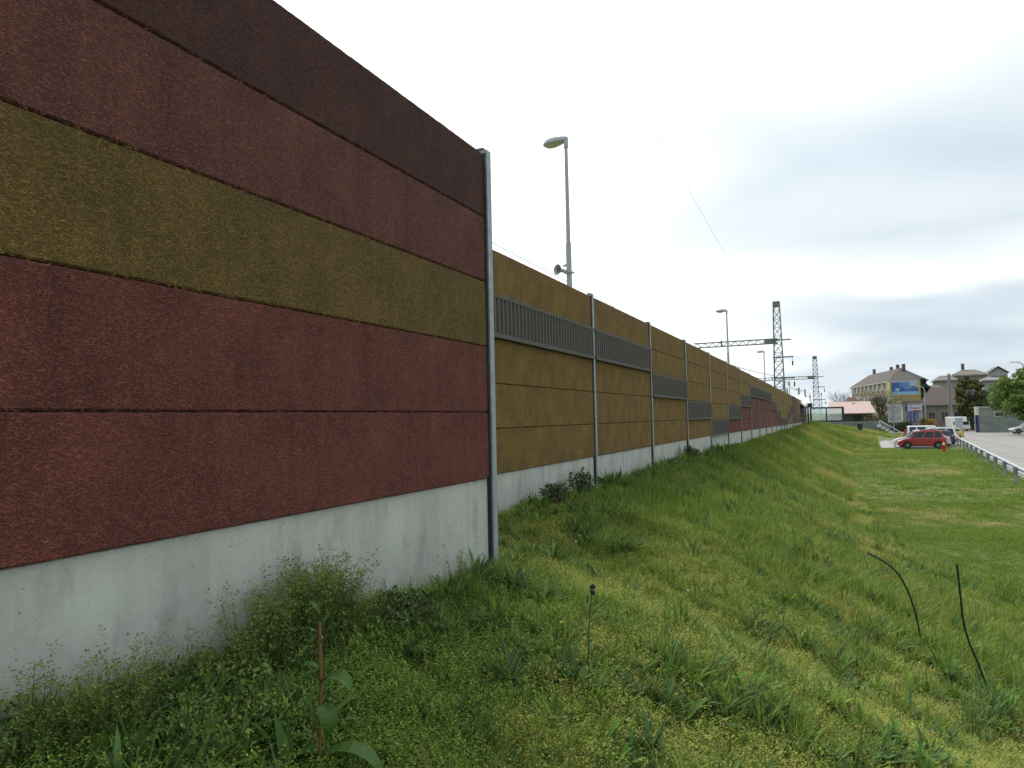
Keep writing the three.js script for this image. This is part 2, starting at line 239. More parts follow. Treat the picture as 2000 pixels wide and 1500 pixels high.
function addPost(wall, s, y0, y1, clamp) { const p = part('post', hPost(y1 - y0), M.zinc, wall); p.position.set(s, y0, 0.022); if (clamp) { part('clamp', [box(0.02, 0.03, 0.05, -0.05, y1 - y0 - 0.02, -0.03), box(0.08, 0.008, 0.07, -0.03, y1 - y0 + 0.004, -0.05)], M.zinc, p); part('rubber_seal', box(0.010, y1 - y0 - 0.5, 0.03, -0.044, (y1 - y0) / 2 + 0.2, -0.04), M.seal, p); } return p; }
{
  const w = thing('noise_barrier', 'tall maroon, red and olive wood fibre noise barrier on white concrete plinth beside weeds', 'noise barrier', [-D1, 0, 6.85], Math.PI / 2);
  const near = [M.red, M.red, M.olive, M.dullred, M.maroon];
  for (let k = 0; k < 3; k++) addBay(w, k * BAY, PT1, 2.0, near, k === 2 ? { near: true, step: 0.03, amp: 0.001, strands: 5500 } : { near: k === 1, step: 0.1, amp: 0.003, strands: 1 });
  for (let k = 0; k < 4; k++) addPost(w, k * BAY, 1.7, PT1 + 5 * PH + 0.03, true);
}
{
  const w = thing('noise_barrier', 'long ochre noise barrier with staggered grey ribbed panels running towards the pylons', 'noise barrier', [-D2, 0, -(Z0 - BAY)], Math.PI / 2);
  const o = M.ochre, g = M.grey, r = M.red, d = M.dullred;
  const pat = { 1: [o, o, o, g, o], 2: [o, o, o, g, o], 3: [o, o, g, o, o], 4: [o, g, o, o, o], 5: [g, o, o, o, o], 6: [r, g, o, o, o], 7: [r, r, g, o, o], 8: [d, d, d, g, o], 9: [r, r, r, g, o], 10: [r, r, r, g, o], 11: [r, r, g, o, o], 12: [r, g, o, o, o], 13: [g, o, o, o, o], 14: [g, o, o, o, o], 15: [o, g, o, o, o], 16: [o, o, g, o, o], 17: [M.rust, d, d, d, M.rust], 18: [M.rust, d, d, d, M.rust], 19: [M.orange, M.orange, M.orange, M.orange, M.orange], 20: [M.orange, M.orange, o, o, o], 21: [M.orange, g, g, o, o], 22: [g, g, g, g, g], 23: [g, g, g, g, g], 24: [g, g, g, g, g], 25: [g, g, g, g, g] };
  const sh = k => -0.0058 * Math.max(0, Z0 + k * BAY - 18);
  for (let k = 0; k < 26; k++) {
    const dd = Z0 + (k - 0.5) * BAY;
    addBay(w, k * BAY, PT2 + sh(k - 1), table(baseT, dd), pat[k] ?? [o, o, o, o, o], k < 4 ? { step: 0.03, amp: 0.003 } : {});
    addPost(w, k * BAY, table(baseT, dd) - 0.4, PT2 + sh(k - 1) + 5 * PH + 0.03, k < 5);
  }
}

// ------------------------------------------------------------------ railway: lamps, pylons, wires, shelter
function lampPost(x, z, top, label, horn, turn = 0) {
  const y0 = 1.9, t = thing('platform_lamp', label, 'lamp post', [x, y0, z], turn, 'platform lamps behind the barrier'), h = top - y0;
  part('pole', [bar([0, 0, 0], [0, h - 2.7, 0], 0.075, 12, 0.07), bar([0, h - 2.7, 0], [0, h - 0.05, 0], 0.055, 12, 0.042)], M.lampgrey, t);
  part('base_flange', box(0.3, 0.03, 0.3, 0, 0.015, 0), M.lampgrey, t);
  const hd = part('lamp_head', (() => { const g = new THREE.SphereGeometry(0.5, 20, 12); const p = g.attributes.position; for (let i = 0; i < p.count; i++) { let X = p.getX(i), Y = p.getY(i), Z = p.getZ(i); const s = 0.58 + 0.42 * sstep(0.45, -0.25, X); p.setXYZ(i, X * 0.86 - 0.36, (Y > 0 ? Y * 0.36 : Y * 0.16) * (0.55 + 0.45 * s), Z * 0.36 * s * 1.2); } g.computeVertexNormals(); return g; })(), mat([0.42, 0.42, 0.46], 0.45), t); hd.position.y = h; hd.rotation.z = -0.06;
  part('lamp_glass', (() => { const g = new THREE.SphereGeometry(0.24, 14, 8, 0, Math.PI * 2, Math.PI / 2, Math.PI / 2); g.scale(1.15, 0.36, 0.62).translate(-0.47, -0.02, 0); return g; })(), mat([0.5, 0.5, 0.46], 0.2), hd);
  part('spigot', bar([0, h - 0.22, 0], [0, h + 0.04, 0], 0.06, 10), M.lampgrey, t);
  if (horn) {
    const s = thing('horn_loudspeaker', horn, 'loudspeaker', [x, 0, z], turn);
    const y = atX(1104, 524, x).y;
    const hn = part('horn', (() => { const g = new THREE.LatheGeometry([[0.03, 0], [0.05, 0.05], [0.075, 0.14], [0.12, 0.22], [0.17, 0.27], [0.165, 0.275], [0.11, 0.22], [0.03, 0.1]].map(p => new THREE.Vector2(...p)), 20); return g; })(), mat([0.36, 0.33, 0.32], 0.6), s);
    hn.position.set(-0.13, y, 0.06); hn.rotation.set(1.5, 0, 0.85, 'ZXY'); hn.scale.setScalar(0.82);
    part('driver', bar([0, -0.13, 0], [0, 0.04, 0], 0.062, 12), M.white, hn); part('throat', new THREE.CircleGeometry(0.1, 16).rotateX(-Math.PI / 2).translate(0, 0.2, 0), mat([0.13, 0.1, 0.085], 0.8), hn);
    part('bracket', [bar([0.0, y + 0.1, 0], [-0.14, y + 0.13, 0.04], 0.018), bar([-0.2, y + 0.15, 0.0], [-0.08, y + 0.15, 0.02], 0.03), box(0.2, 0.04, 0.18, 0, y - 0.06, 0)], M.lampgrey, s);
  }
  return t;
}
const lp1 = atX(1105, 272, -6), lp2 = atX(1419, 607, -6.1), lp3 = atX(1492, 687, -6.2);
lampPost(lp1.x, lp1.z, lp1.y, 'grey platform lamp with leaf shaped head and a horn loudspeaker on its pole', 'beige horn loudspeaker clamped to the lamp pole', -0.42);
lampPost(lp2.x, lp2.z, lp2.y, 'grey platform lamp standing in front of the pylon beam', null, -0.42);
lampPost(lp3.x, lp3.z, lp3.y, 'small grey platform lamp close beside the taller lattice pylon', null, -0.42);

function pylon(P, label, armLen, group) {
  const y0 = 1.5, H = P.y - y0, t = thing('lattice_pylon', label, 'pylon', [P.x, y0, P.z], 0, group), n = 15, wa = 0.62, wb = 0.34;
  const c = (k, sx, sz) => { const w = lerp(wa, wb, k / n); return new THREE.Vector3(sx * w, k / n * H, sz * w); };
  for (const [sx, sz] of [[-1, -1], [1, -1], [1, 1], [-1, 1]]) part('leg', bar(c(0, sx, sz), c(n, sx, sz), 0.048, 5), M.green, t);
  const br = []; for (let k = 0; k < n; k++) for (const [a, b] of [[[-1, -1], [1, -1]], [[1, -1], [1, 1]], [[1, 1], [-1, 1]], [[-1, 1], [-1, -1]]]) { br.push(bar(c(k, ...a), c(k + 1, ...b), 0.028, 4), bar(c(k, ...b), c(k + 1, ...a), 0.028, 4), bar(c(k + 1, ...a), c(k + 1, ...b), 0.022, 4)); }
  part('bracing', br, M.green, t); part('head_plate', box(0.74, 0.6, 0.74, 0, H - 0.25, 0), M.green, t);
  const ay = armLen.y - y0, L = armLen.L, bm = []; const h = 0.26;
  for (const s of [-1, 1]) for (const v of [0, 1]) bm.push(bar([0, ay - h + 2 * h * v, s * 0.3], [-L, ay - h + 2 * h * v, s * 0.3], 0.045, 5));
  for (let k = 0; k < 22; k++) for (const s of [-1, 1]) bm.push(bar([-L * k / 22, ay + (k % 2 ? h : -h), s * 0.3], [-L * (k + 1) / 22, ay + (k % 2 ? -h : h), s * 0.3], 0.024, 4));
  part('beam', bm, M.green, t); part('beam_joint', box(1.2, 0.6, 0.66, -0.85, ay, 0), M.green, t);
  part('hanger', [bar([-L + 0.6, ay - h, 0], [-L + 0.75, ay - 1.4, 0], 0.12, 5, 0.3), bar([-L * 0.66, ay - h, 0], [-L * 0.66, ay + 0.45, 0], 0.1, 5)], M.green, t);
  for (const [dy, l] of [[-1.9, 1.5], [-4.3, 1.6], [0.1, 1.3]]) { const a = part('cross_arm', [box(l + 0.7, 0.14, 0.14, (l + 0.7) / 2 - 0.6, ay + dy, 0)], M.green, t); if (dy < 0) part('insulator', [bar([l, ay + dy, 0], [l, ay + dy - 0.5, 0], 0.02, 4), bar([l, ay + dy - 0.5, 0], [l, ay + dy - 1.0, 0], 0.09, 6)], M.dark, a); }
  return t;
}
const py1 = atX(1516, 590, -5.6), bmA = atX(1516, 662, -5.6).y;
pylon(py1, 'green lattice railway pylon with long side beam, taller of the two', { y: bmA, L: 9.5 }, 'lattice pylons along the railway');
const py2 = atZ(1591, 696, 150), bmB = atZ(1591, 737, 150).y;
pylon(py2, 'distant green lattice railway pylon seen through the framed glass screen', { y: bmB, L: 12 }, 'lattice pylons along the railway');
function wire(name, label, pts, r = 0.009) { const m = shade(new THREE.Mesh(tube(pts, r, 40, 5), M.wire)); m.name = numbered(name); m.userData = { label, category: 'wire', group: 'overhead railway wires' }; scene.add(m); }
{ const a = atX(1270, 235, -4.9), b = atZ(1497, 640, 80), v = b.clone().sub(a); wire('overhead_wire', 'thin overhead wire slanting down the open sky to the taller pylon', [b.clone().addScaledVector(v, 0.12), b, a.clone().lerp(b, 0.5).add(new THREE.Vector3(0, -0.05, 0)), a, a.clone().addScaledVector(v, -0.35)], 0.0055); }
wire('overhead_wire', 'dark cable sagging from the lamp pole to the taller pylon', [atX(1421, 711, -6.1), atZ(1466, 724, 66), atZ(1512, 734, -py1.z)], 0.035);
wire('overhead_wire', 'faint wire just above the top edge of the ochre barrier', [atX(960, 473, -5.4), atX(1010, 500, -5.3), atX(1072, 531, -5.2), atX(1200, 600, -5.2)], 0.006);
wire('overhead_wire', 'thin wire between the two lattice pylons', [atZ(1512, 734, -py1.z), atZ(1545, 755, 105), atZ(1590, 770, 150)], 0.02);
[[1531, 740, 108, 0.22], [1541, 742, 115, 0.07], [1560, 757, 135, 0.25], [1572, 760, 150, 0.22], [1582, 770, 170, 0.12], [1604, 766, 190, 0.12], [1537, 757, 112, 0.15]].forEach(([px, py, d, r], i) => { const p = atZ(px, py, d), t = thing('railway_mast', ['lattice mast under the second pylon beam', 'slender signal mast rising above the barrier', 'pale mast directly above the white shelter roof', 'pale mast just right of the shelter roof peak', 'thin mast behind the shelter roof', 'thin mast right behind the farther pylon', 'short mast with insulator above the barrier'][i], 'mast', [p.x, 1.6, p.z], 0, 'masts along the railway'); part('pole', bar([0, 0, 0], [0, p.y - 1.6, 0], r, 6, r * 0.8), i === 2 || i === 3 ? M.pale : M.lampgrey, t); part('side_arm', [bar([0, p.y - 2, 0], [-1.6, p.y - 1.7, 0], 0.05, 4), box(0.3, 0.5, 0.3, 0, p.y - 2.2, 0)], M.lampgrey, t); });
{ // station shelter roof beyond the barrier
  const t = thing('station_shelter', 'white slanted station shelter roof behind the far end of the barrier', 'shelter', [0, 0, 0]);
  const A = atZ(1552, 773, 100), B = atZ(1567, 770, 100), C = atZ(1583, 787, 92), D = atZ(1572, 791, 88), E = atZ(1556, 779, 88), T = new Tris();
  const c = [1, 1, 1], a = p => p.toArray(), lo = p => [p.x, p.y - 0.25, p.z];
  T.quad(a(A), a(B), a(C), a(D), c); T.tri(a(A), a(D), a(E), c); T.quad(lo(A), lo(B), lo(C), lo(D), c); T.tri(lo(A), lo(D), lo(E), c); T.quad(a(B), a(C), lo(C), lo(B), c); T.quad(a(C), a(D), lo(D), lo(C), c); T.quad(a(D), a(E), lo(E), lo(D), c); T.quad(a(E), a(A), lo(A), lo(E), c);
  part('roof', T.geo(), M.white, t); part('post', bar([C.x - 0.4, 1.6, C.z - 3], [C.x - 0.4, C.y - 0.1, C.z - 3], 0.12, 6), M.dark, t); part('post', bar([A.x, 1.6, A.z - 1], [A.x, A.y - 0.1, A.z - 1], 0.12, 6), M.dark, t); part('soffit', box(2.2, 0.5, 4, E.x + 0.4, E.y - 0.75, E.z - 4), M.dark, t);
}
// glazed screen and retaining wall at the end of the bank
const GZ = 110;
{
  const a = atZ(1583, 797, GZ), b = atZ(1647, 822, GZ), t = thing('glass_screen', 'framed clear glass screen standing on the low grey wall', 'screen', [a.x, b.y, -GZ]), w = b.x - a.x, h = a.y - b.y, fr = mat([0.035, 0.04, 0.055], 0.6);
  part('frame', [box(w, 0.2, 0.16, w / 2, h, 0), box(w, 0.2, 0.16, w / 2, 0, 0), box(0.26, h, 0.17, 0, h / 2, 0), box(0.3, h + 0.2, 0.17, w, h / 2, 0)], fr, t); part('mullion', box(0.16, h - 0.2, 0.14, w * 0.49, h / 2, 0), fr, t);
  const pm = new THREE.MeshPhysicalMaterial({ color: rgb(0.86, 0.93, 0.92), transmission: 0.8, roughness: 0.22, thickness: 0, side: THREE.DoubleSide });
  for (const [x0, x1] of [[0.13, 0.49 * w - 0.08], [0.49 * w + 0.08, w - 0.15]]) part('pane', box(x1 - x0, h - 0.2, 0.03, (x0 + x1) / 2, h / 2, 0), pm, t);
  const e = atZ(1724, 822, GZ), f = atZ(1741, 838, GZ), cw = thing('retaining_wall', 'low grey concrete retaining wall with sloping end at the top of the grass bank', 'wall', [0, 0, -GZ]);
  const s = new THREE.Shape([[a.x - 2, 0], [f.x, 0], [f.x, f.y], [e.x, e.y], [b.x + 2, b.y - 0.12], [a.x - 2, b.y - 0.12]].map(p => new THREE.Vector2(...p)));
  const gw = new THREE.ExtrudeGeometry(s, { depth: 0.25, bevelEnabled: false }).translate(0, 0, -0.13); part('wall', gw, mat([0.34, 0.36, 0.38], 0.9, { map: concreteMap[0] }), cw);
  const st = thing('stair_railing', 'white stair railing and steps beside the sloping wall end', 'railing', [e.x - 0.5, 0, -GZ + 1.4]), q = [];
  for (let k = 0; k < 6; k++) q.push(box(0.5, 0.3, 1.5, k * 0.42, e.y - 0.7 - k * 0.28, 0)); part('steps', q, M.pale, st); part('handrail', [bar([0, e.y + 0.1, 0.75], [2.4, e.y - 1.5, 0.75], 0.05), bar([0, e.y - 0.8, 0.75], [0, e.y + 0.1, 0.75], 0.04), bar([2.4, 0, 0.75], [2.4, e.y - 1.5, 0.75], 0.04)], M.white, st);
}
// ------------------------------------------------------------------ guard rail
{
  const t = thing('guard_rail', 'galvanised steel guard rail between the mown grass and the road', 'guard rail');
  const s = new THREE.Shape(); [[0, 0.42], [0.05, 0.45], [0.08, 0.50], [0.05, 0.55], [0.015, 0.585], [0.05, 0.62], [0.08, 0.67], [0.05, 0.72], [0, 0.75], [-0.006, 0.746], [0.04, 0.715], [0.07, 0.67], [0.04, 0.625], [0.005, 0.585], [0.04, 0.545], [0.07, 0.5], [0.04, 0.455], [-0.006, 0.424]].forEach((p, i) => i ? s.lineTo(...p) : s.moveTo(...p)); s.closePath();
  const zm = M.zinc, dz = 4;
  const g = new THREE.ExtrudeGeometry(s, { depth: 4.02, bevelEnabled: false }).rotateY(Math.PI), turn = Math.atan(0.0797);
  for (let z = 2; z > -78; z -= dz) { const m = part('rail', g, zm, t); m.position.set(railX(z), 0.03, z); m.rotation.y = -turn; m.rotation.y += 0; m.scale.x = 1; m.position.x -= 0; }
  const pg = merge([box(0.12, 0.78, 0.07, 0, 0.36, 0), box(0.2, 0.24, 0.05, -0.02, 0.62, 0.05)]);
  for (let z = 2; z > -79; z -= 4) { const m = part('rail_post', pg, zm, t); m.position.set(railX(z) - 0.10, 0.0, z - 0.1); }
}
// ------------------------------------------------------------------ cars
const tyreG = new THREE.TorusGeometry(0.235, 0.085, 8, 20), rimG = merge([new THREE.CylinderGeometry(0.17, 0.17, 0.1, 14).rotateX(Math.PI / 2), new THREE.CylinderGeometry(0.05, 0.05, 0.14, 8).rotateX(Math.PI / 2)]);
const tyreM = mat([0.018, 0.018, 0.018], 0.9), rimM = mat([0.2, 0.2, 0.21], 0.35, { metalness: 0.7 });
function car(label, pos, turn, o) {
  // nose towards -x, wheels on y = 0
  const t = thing('parked_car', label, 'car', pos, turn, 'cars parked side by side'), { L, W, H, belt = 0.92, hood = 0.95, ws = 0.55, tail = 0.35, roofEnd = 0.25, front = 0.62, c } = o;
  const paint = new THREE.MeshPhysicalMaterial({ color: rgb(...c), roughness: 0.35, clearcoat: 0.8, clearcoatRoughness: 0.08, side: THREE.DoubleSide });
  const wf = 0.72, wr = L - 0.66, ar = 0.34, s = new THREE.Shape();
  s.moveTo(0.06, 0.26); s.lineTo(wf - ar, 0.24); s.absarc(wf, 0.30, ar, Math.PI, 0, true); s.lineTo(wr - ar, 0.24); s.absarc(wr, 0.30, ar, Math.PI, 0, true); s.lineTo(L - 0.05, 0.28);
  s.quadraticCurveTo(L, 0.5, L - 0.03, 0.66); s.lineTo(L - 0.10, belt - 0.02); s.lineTo(L - 0.16, belt + 0.02); s.lineTo(hood + 0.12, belt + 0.0); s.quadraticCurveTo(hood * 0.5, belt - 0.04, 0.14, front + 0.10); s.quadraticCurveTo(0.0, front, 0.0, 0.48); s.closePath();
  const bg = new THREE.ExtrudeGeometry(s, { depth: W - 0.16, bevelEnabled: true, bevelThickness: 0.08, bevelSize: 0.05, bevelOffset: -0.05, bevelSegments: 3, curveSegments: 10 }).translate(0, 0, -(W - 0.16) / 2);
  const body = part('body', bg, paint, t);
  // cabin: four rings from belt to roof
  const x0 = hood, x1 = hood + ws, x2 = L - roofEnd - 0.12, x3 = L - tail * 0.3 - 0.1, yb = belt - 0.03, yr = H, zb = W / 2 - 0.05, zr = W / 2 - 0.20;
  const T = new Tris(), k = [1, 1, 1], P = (x, y, z) => [x, y, z], rp = [[x1, yr - 0.05], [x1 + 0.25, yr - 0.01], [(x1 + x2) / 2, yr], [x2 - 0.15, yr - 0.015], [x2, yr - 0.07]];
  for (let i = 0; i < rp.length - 1; i++) { const [a, b] = rp[i], [c2, d] = rp[i + 1]; T.quad(P(a, b, -zr + 0.08), P(c2, d, -zr + 0.08), P(c2, d, zr - 0.08), P(a, b, zr - 0.08), k); for (const q of [-1, 1]) { T.quad(P(a, b, q * (zr - 0.08)), P(c2, d, q * (zr - 0.08)), P(c2, d - 0.05, q * zr), P(a, b - 0.05, q * zr), k); const xb = x => lerp(x0, x3, (x - x1) / (x2 - x1)); T.quad(P(a, b - 0.05, q * zr), P(c2, d - 0.05, q * zr), P(xb(c2), yb, q * zb), P(xb(a), yb, q * zb), k); } }
  T.quad(P(x0, yb, -zb), P(x0, yb, zb), P(x1, rp[0][1] - 0.0, zr - 0.06), P(x1, rp[0][1], -zr + 0.06), k); T.quad(P(x3, yb, -zb), P(x3, yb, zb), P(x2, rp[4][1], zr - 0.06), P(x2, rp[4][1], -zr + 0.06), k);
  const cabG = T.geo(); cabG.deleteAttribute('color'); part('cabin', cabG, paint, t);
  const win = (q, u0_, u1_) => { const V = (u, v) => { const xb = lerp(x0, x3, u), xr = lerp(x1, x2, u), y = lerp(yb + 0.06, yr - 0.13, v), z = lerp(zb, zr, (y - yb) / (yr - 0.06 - yb)) + 0.006; return [lerp(xb, xr, (y - yb) / (yr - 0.06 - yb)), y, q * z]; }; const w = new Tris(); w.quad(V(u0_, 0), V(u1_, 0), V(u1_, 1), V(u0_, 1), k); const g = w.geo(); g.deleteAttribute('color'); return g; };
  for (const q of [-1, 1]) { for (const [a, b] of [[0.07, 0.36], [0.40, 0.68], [0.72, 0.93]]) part('side_window', win(q, a, b), M.glass, t); }
  const scr = (xa, ya, xb, yb2, off) => { const w = new Tris(); const A = 0.12, B = 0.9; const l = (v, s2) => [lerp(xa, xb, v) + off, lerp(ya, yb2, v) + 0.004, s2 * (lerp(zb, zr - 0.06, v) - 0.07)]; w.quad(l(A, -1), l(A, 1), l(B, 1), l(B, -1), k); const g = w.geo(); g.deleteAttribute('color'); return g; };
  part('windscreen', scr(x0, yb, x1, rp[0][1], -0.012), M.glass, t); part('rear_window', scr(x3, yb + 0.05, x2, rp[4][1], 0.012), M.glass, t);
  for (const q of [-1, 1]) for (const x of [wf, wr]) { const w = part('wheel', tyreG, tyreM, t); w.position.set(x, 0.32, q * (W / 2 - 0.09)); part('rim', rimG, rimM, w); }
  for (const q of [-1, 1]) { part('headlight', rbox(0.22, 0.13, 0.3, 0.04, 0.13, front + 0.02, q * (W / 2 - 0.24)), mat([0.7, 0.72, 0.74], 0.15), t); part('tail_light', rbox(0.12, o.tl ?? 0.3, 0.18, 0.03, L - 0.09, belt - 0.08 + (o.tl ? o.tl / 3 : 0), q * (W / 2 - 0.14)), mat([0.4, 0.02, 0.02], 0.25), t); part('mirror', rbox(0.12, 0.13, 0.2, 0.03, hood + 0.34, belt + 0.08, q * (W / 2 + 0.05)), paint, t); part('door_seam', box(0.012, belt - 0.34, 0.004, lerp(x0, x3, 0.38), belt / 2 + 0.16, q * (W / 2 + 0.001)), M.dark, t); part('sill', box(wr - wf - 2 * ar - 0.05, 0.1, 0.05, (wf + wr) / 2, 0.26, q * (W / 2 - 0.03)), M.dark, t); }
  part('bumper', [rbox(0.14, 0.2, W - 0.1, 0.05, 0.05, 0.42, 0)], o.bumper ?? paint, t); part('bumper', [rbox(0.14, 0.22, W - 0.1, 0.05, L - 0.04, 0.44, 0)], o.bumper ?? paint, t);
  if (o.rails) for (const q of [-1, 1]) part('roof_rail', bar([x1 + 0.2, yr + 0.03, q * (zr - 0.06)], [x2 - 0.15, yr + 0.02, q * (zr - 0.06)], 0.02), rimM, t);
  return t;
}
{
  const g = 0.024, n = atY(1754, 876, g);
  car('red hatchback with roof rails parked nearest the hydrant', [n.x, g, -71.9], -0.03, { L: 3.72, W: 1.6, H: 1.6, c: [0.33, 0.022, 0.026], hood: 0.8, ws: 0.72, rails: true });
  car('silver saloon parked directly behind the red hatchback', [4.85, g, -74.4], -0.03, { L: 4.5, W: 1.7, H: 1.58, c: [0.6, 0.62, 0.65], hood: 0.7, ws: 0.95, tail: 0.6, roofEnd: 0.7, belt: 0.92 });
  car('dark blue estate car parked between silver and white cars', [5.7, g, -77.4], -0.03, { L: 4.4, W: 1.72, H: 1.46, c: [0.025, 0.032, 0.05], hood: 1.0, ws: 0.8, roofEnd: 0.3 });
  car('white estate car with long arched roof behind the dark blue one', [6.3, g, -80.8], -0.03, { L: 4.6, W: 1.76, H: 1.66, c: [0.72, 0.73, 0.74], hood: 1.0, ws: 0.95, roofEnd: 0.3, rails: true });
  car('white minivan with tall red tail lights parked tail towards the bank', [11.2, g, -86], Math.PI - 0.03, { L: 4.5, W: 1.78, H: 1.75, c: [0.74, 0.74, 0.74], hood: 0.75, ws: 0.9, roofEnd: 0.15, tl: 0.62 });
  car('small yellow hatchback parked at the road end of the row', [9.5, g, -93], -0.03, { L: 3.5, W: 1.6, H: 1.34, c: [0.5, 0.4, 0.08], hood: 0.8, ws: 0.7 });
  car('dark car with pale bonnet parked under the bright green maple', [atZ(1973, 840, 112).x, 0.05, -112], 0.1, { L: 4.3, W: 1.72, H: 1.5, c: [0.55, 0.57, 0.58], hood: 1.0, ws: 0.8, bumper: M.dark });
}
// ------------------------------------------------------------------ things beside the car park
{
  const p = atY(1844, 884, 0), t = thing('fire_hydrant', 'red fire hydrant with yellow cap in the grass before the red car', 'hydrant', [p.x, -0.02, p.z]), rd = mat([0.42, 0.03, 0.02], 0.5), yl = mat([0.6, 0.5, 0.2], 0.5);
  part('barrel', new THREE.LatheGeometry([[0, 0], [0.16, 0], [0.16, 0.05], [0.105, 0.08], [0.105, 0.52], [0.14, 0.54], [0.14, 0.6], [0.1, 0.62], [0, 0.62]].map(q => new THREE.Vector2(...q)), 16), rd, t); part('cap', new THREE.LatheGeometry([[0.11, 0.62], [0.115, 0.68], [0.08, 0.76], [0.03, 0.80], [0.03, 0.84], [0, 0.84]].map(q => new THREE.Vector2(...q)), 14), yl, t); part('outlet', bar([-0.2, 0.42, 0], [0.2, 0.42, 0], 0.055, 10), rd, t);
  const s = atY(1748, 873, 0), b = thing('road_sign', 'tall grey road sign seen from its back on a single pole', 'sign', [s.x, 0, s.z]), tl = atZ(1733, 790, -s.z), br_ = atZ(1762, 825, -s.z), tp = atZ(1747, 774, -s.z), w = br_.x - tl.x, gm = mat([0.58, 0.61, 0.58], 0.6, { map: speck });
  part('pole', bar([0, 0, 0], [0, tp.y, 0], 0.05, 10), M.zinc, b); const hh = tl.y - br_.y;
  part('panel', rbox(w, hh * 0.8, 0.03, 0.012, (tl.x + br_.x) / 2 - s.x, br_.y + hh * 0.4, -0.08), gm, b); part('panel', rbox(w * 0.96, hh * 0.19, 0.03, 0.012, (tl.x + br_.x) / 2 - s.x, br_.y + hh * 0.905, -0.08), gm, b);
  for (const v of [0.2, 0.62, 0.84]) part('bracket', box(w * 0.9, 0.05, 0.04, (tl.x + br_.x) / 2 - s.x, br_.y + hh * v, -0.045), M.zinc, b);
  const bn = onGround(1680, 843), t2 = thing('litter_bin', 'small black litter bin standing on the grass bank', 'bin', bn), hB = 0.95;
  part('bucket', [new THREE.CylinderGeometry(0.32, 0.26, hB - 0.15, 12).translate(0, hB / 2 + 0.1, 0)], M.dark, t2); part('rim', new THREE.TorusGeometry(0.33, 0.03, 6, 16).rotateX(Math.PI / 2).translate(0, hB, 0), M.dark, t2); part('stand', bar([0, -0.1, 0], [0, 0.2, 0], 0.05), M.dark, t2);
  for (const [i, [px, py]] of [[1752, 849], [1766, 843]].entries()) { const q = atY(px, py + 4, 0), t3 = thing('concrete_bench', ['pale concrete slab bench behind the road sign', 'pale concrete slab bench farther along the parked cars'][i], 'bench', q, 0.1, 'slab benches by the car park'); part('seat', rbox(1.9, 0.12, 0.55, 0.02, 0, 0.5, 0), M.pale, t3); part('leg', rbox(0.2, 0.46, 0.5, 0.02, -0.6, 0.22, 0), M.pale, t3); part('leg', rbox(0.2, 0.46, 0.5, 0.02, 0.6, 0.22, 0), M.pale, t3); }
  const v = atY(1869, 842, 0.02), t4 = thing('delivery_van', 'white delivery van standing behind the parked cars by the road', 'van', [v.x, 0.02, v.z], 0.2), wm = mat([0.72, 0.74, 0.74], 0.4);
  part('body', rbox(2.0, 1.95, 3.3, 0.12, 0, 1.28, -0.2), wm, t4); part('cab', rbox(1.95, 1.3, 1.5, 0.2, 0, 0.95, 1.9), wm, t4); part('windscreen', box(1.6, 0.55, 0.03, 0, 1.3, 2.655), M.glass, t4); part('side_window', box(0.02, 0.5, 0.7, 0.985, 1.3, 1.95), M.glass, t4); part('side_window', box(0.02, 0.5, 0.7, -0.985, 1.3, 1.95), M.glass, t4);
  for (const x of [-0.85, 0.85]) for (const z of [-1.2, 1.7]) { const w2 = part('wheel', tyreG, tyreM, t4); w2.position.set(x, 0.32, z); w2.rotation.y = Math.PI / 2; part('rim', rimG, rimM, w2); } part('rear_door', [box(0.9, 1.6, 0.03, -0.47, 1.25, -1.865), box(0.9, 1.6, 0.03, 0.47, 1.25, -1.865)], wm, t4);
  const cb = atY(1874, 845.5, 0), t5 = thing('cabinet', 'tall grey utility cabinet in front of the white van', 'cabinet', [cb.x, 0, cb.z]); part('housing', rbox(0.95, 2.15, 0.6, 0.03, 0, 1.07, 0), mat([0.42, 0.45, 0.47], 0.6), t5); part('door', box(0.85, 1.8, 0.02, 0, 1.1, 0.305), mat([0.40, 0.43, 0.45], 0.6), t5); part('roof_plate', box(1.02, 0.05, 0.68, 0, 2.17, 0), M.pale, t5);
  const tr = atY(1834, 836, 0), t6 = thing('tractor', 'yellow road roller with dark canopy roof behind the parked cars', 'machine', [tr.x, 0, tr.z], 0.4), yy = mat([0.55, 0.36, 0.04], 0.5);
  part('body', [rbox(1.6, 0.7, 1.0, 0.1, 0.3, 0.95, 0), rbox(0.9, 0.5, 0.9, 0.1, -0.8, 0.75, 0)], yy, t6); part('canopy', rbox(1.9, 0.1, 1.4, 0.04, 0.1, 2.25, 0), M.dark, t6); for (const x of [-0.7, 0.9]) for (const z of [-0.6, 0.6]) part('canopy_post', bar([x, 1.0, z], [x, 2.25, z], 0.035), M.dark, t6); part('drum', new THREE.CylinderGeometry(0.5, 0.5, 1.1, 18).rotateX(Math.PI / 2).translate(-1.1, 0.5, 0), M.dark, t6); part('drum', new THREE.CylinderGeometry(0.5, 0.5, 1.1, 18).rotateX(Math.PI / 2).translate(1.0, 0.5, 0), M.dark, t6); part('seat', rbox(0.4, 0.6, 0.5, 0.05, 0.4, 1.5, 0), M.dark, t6);
}
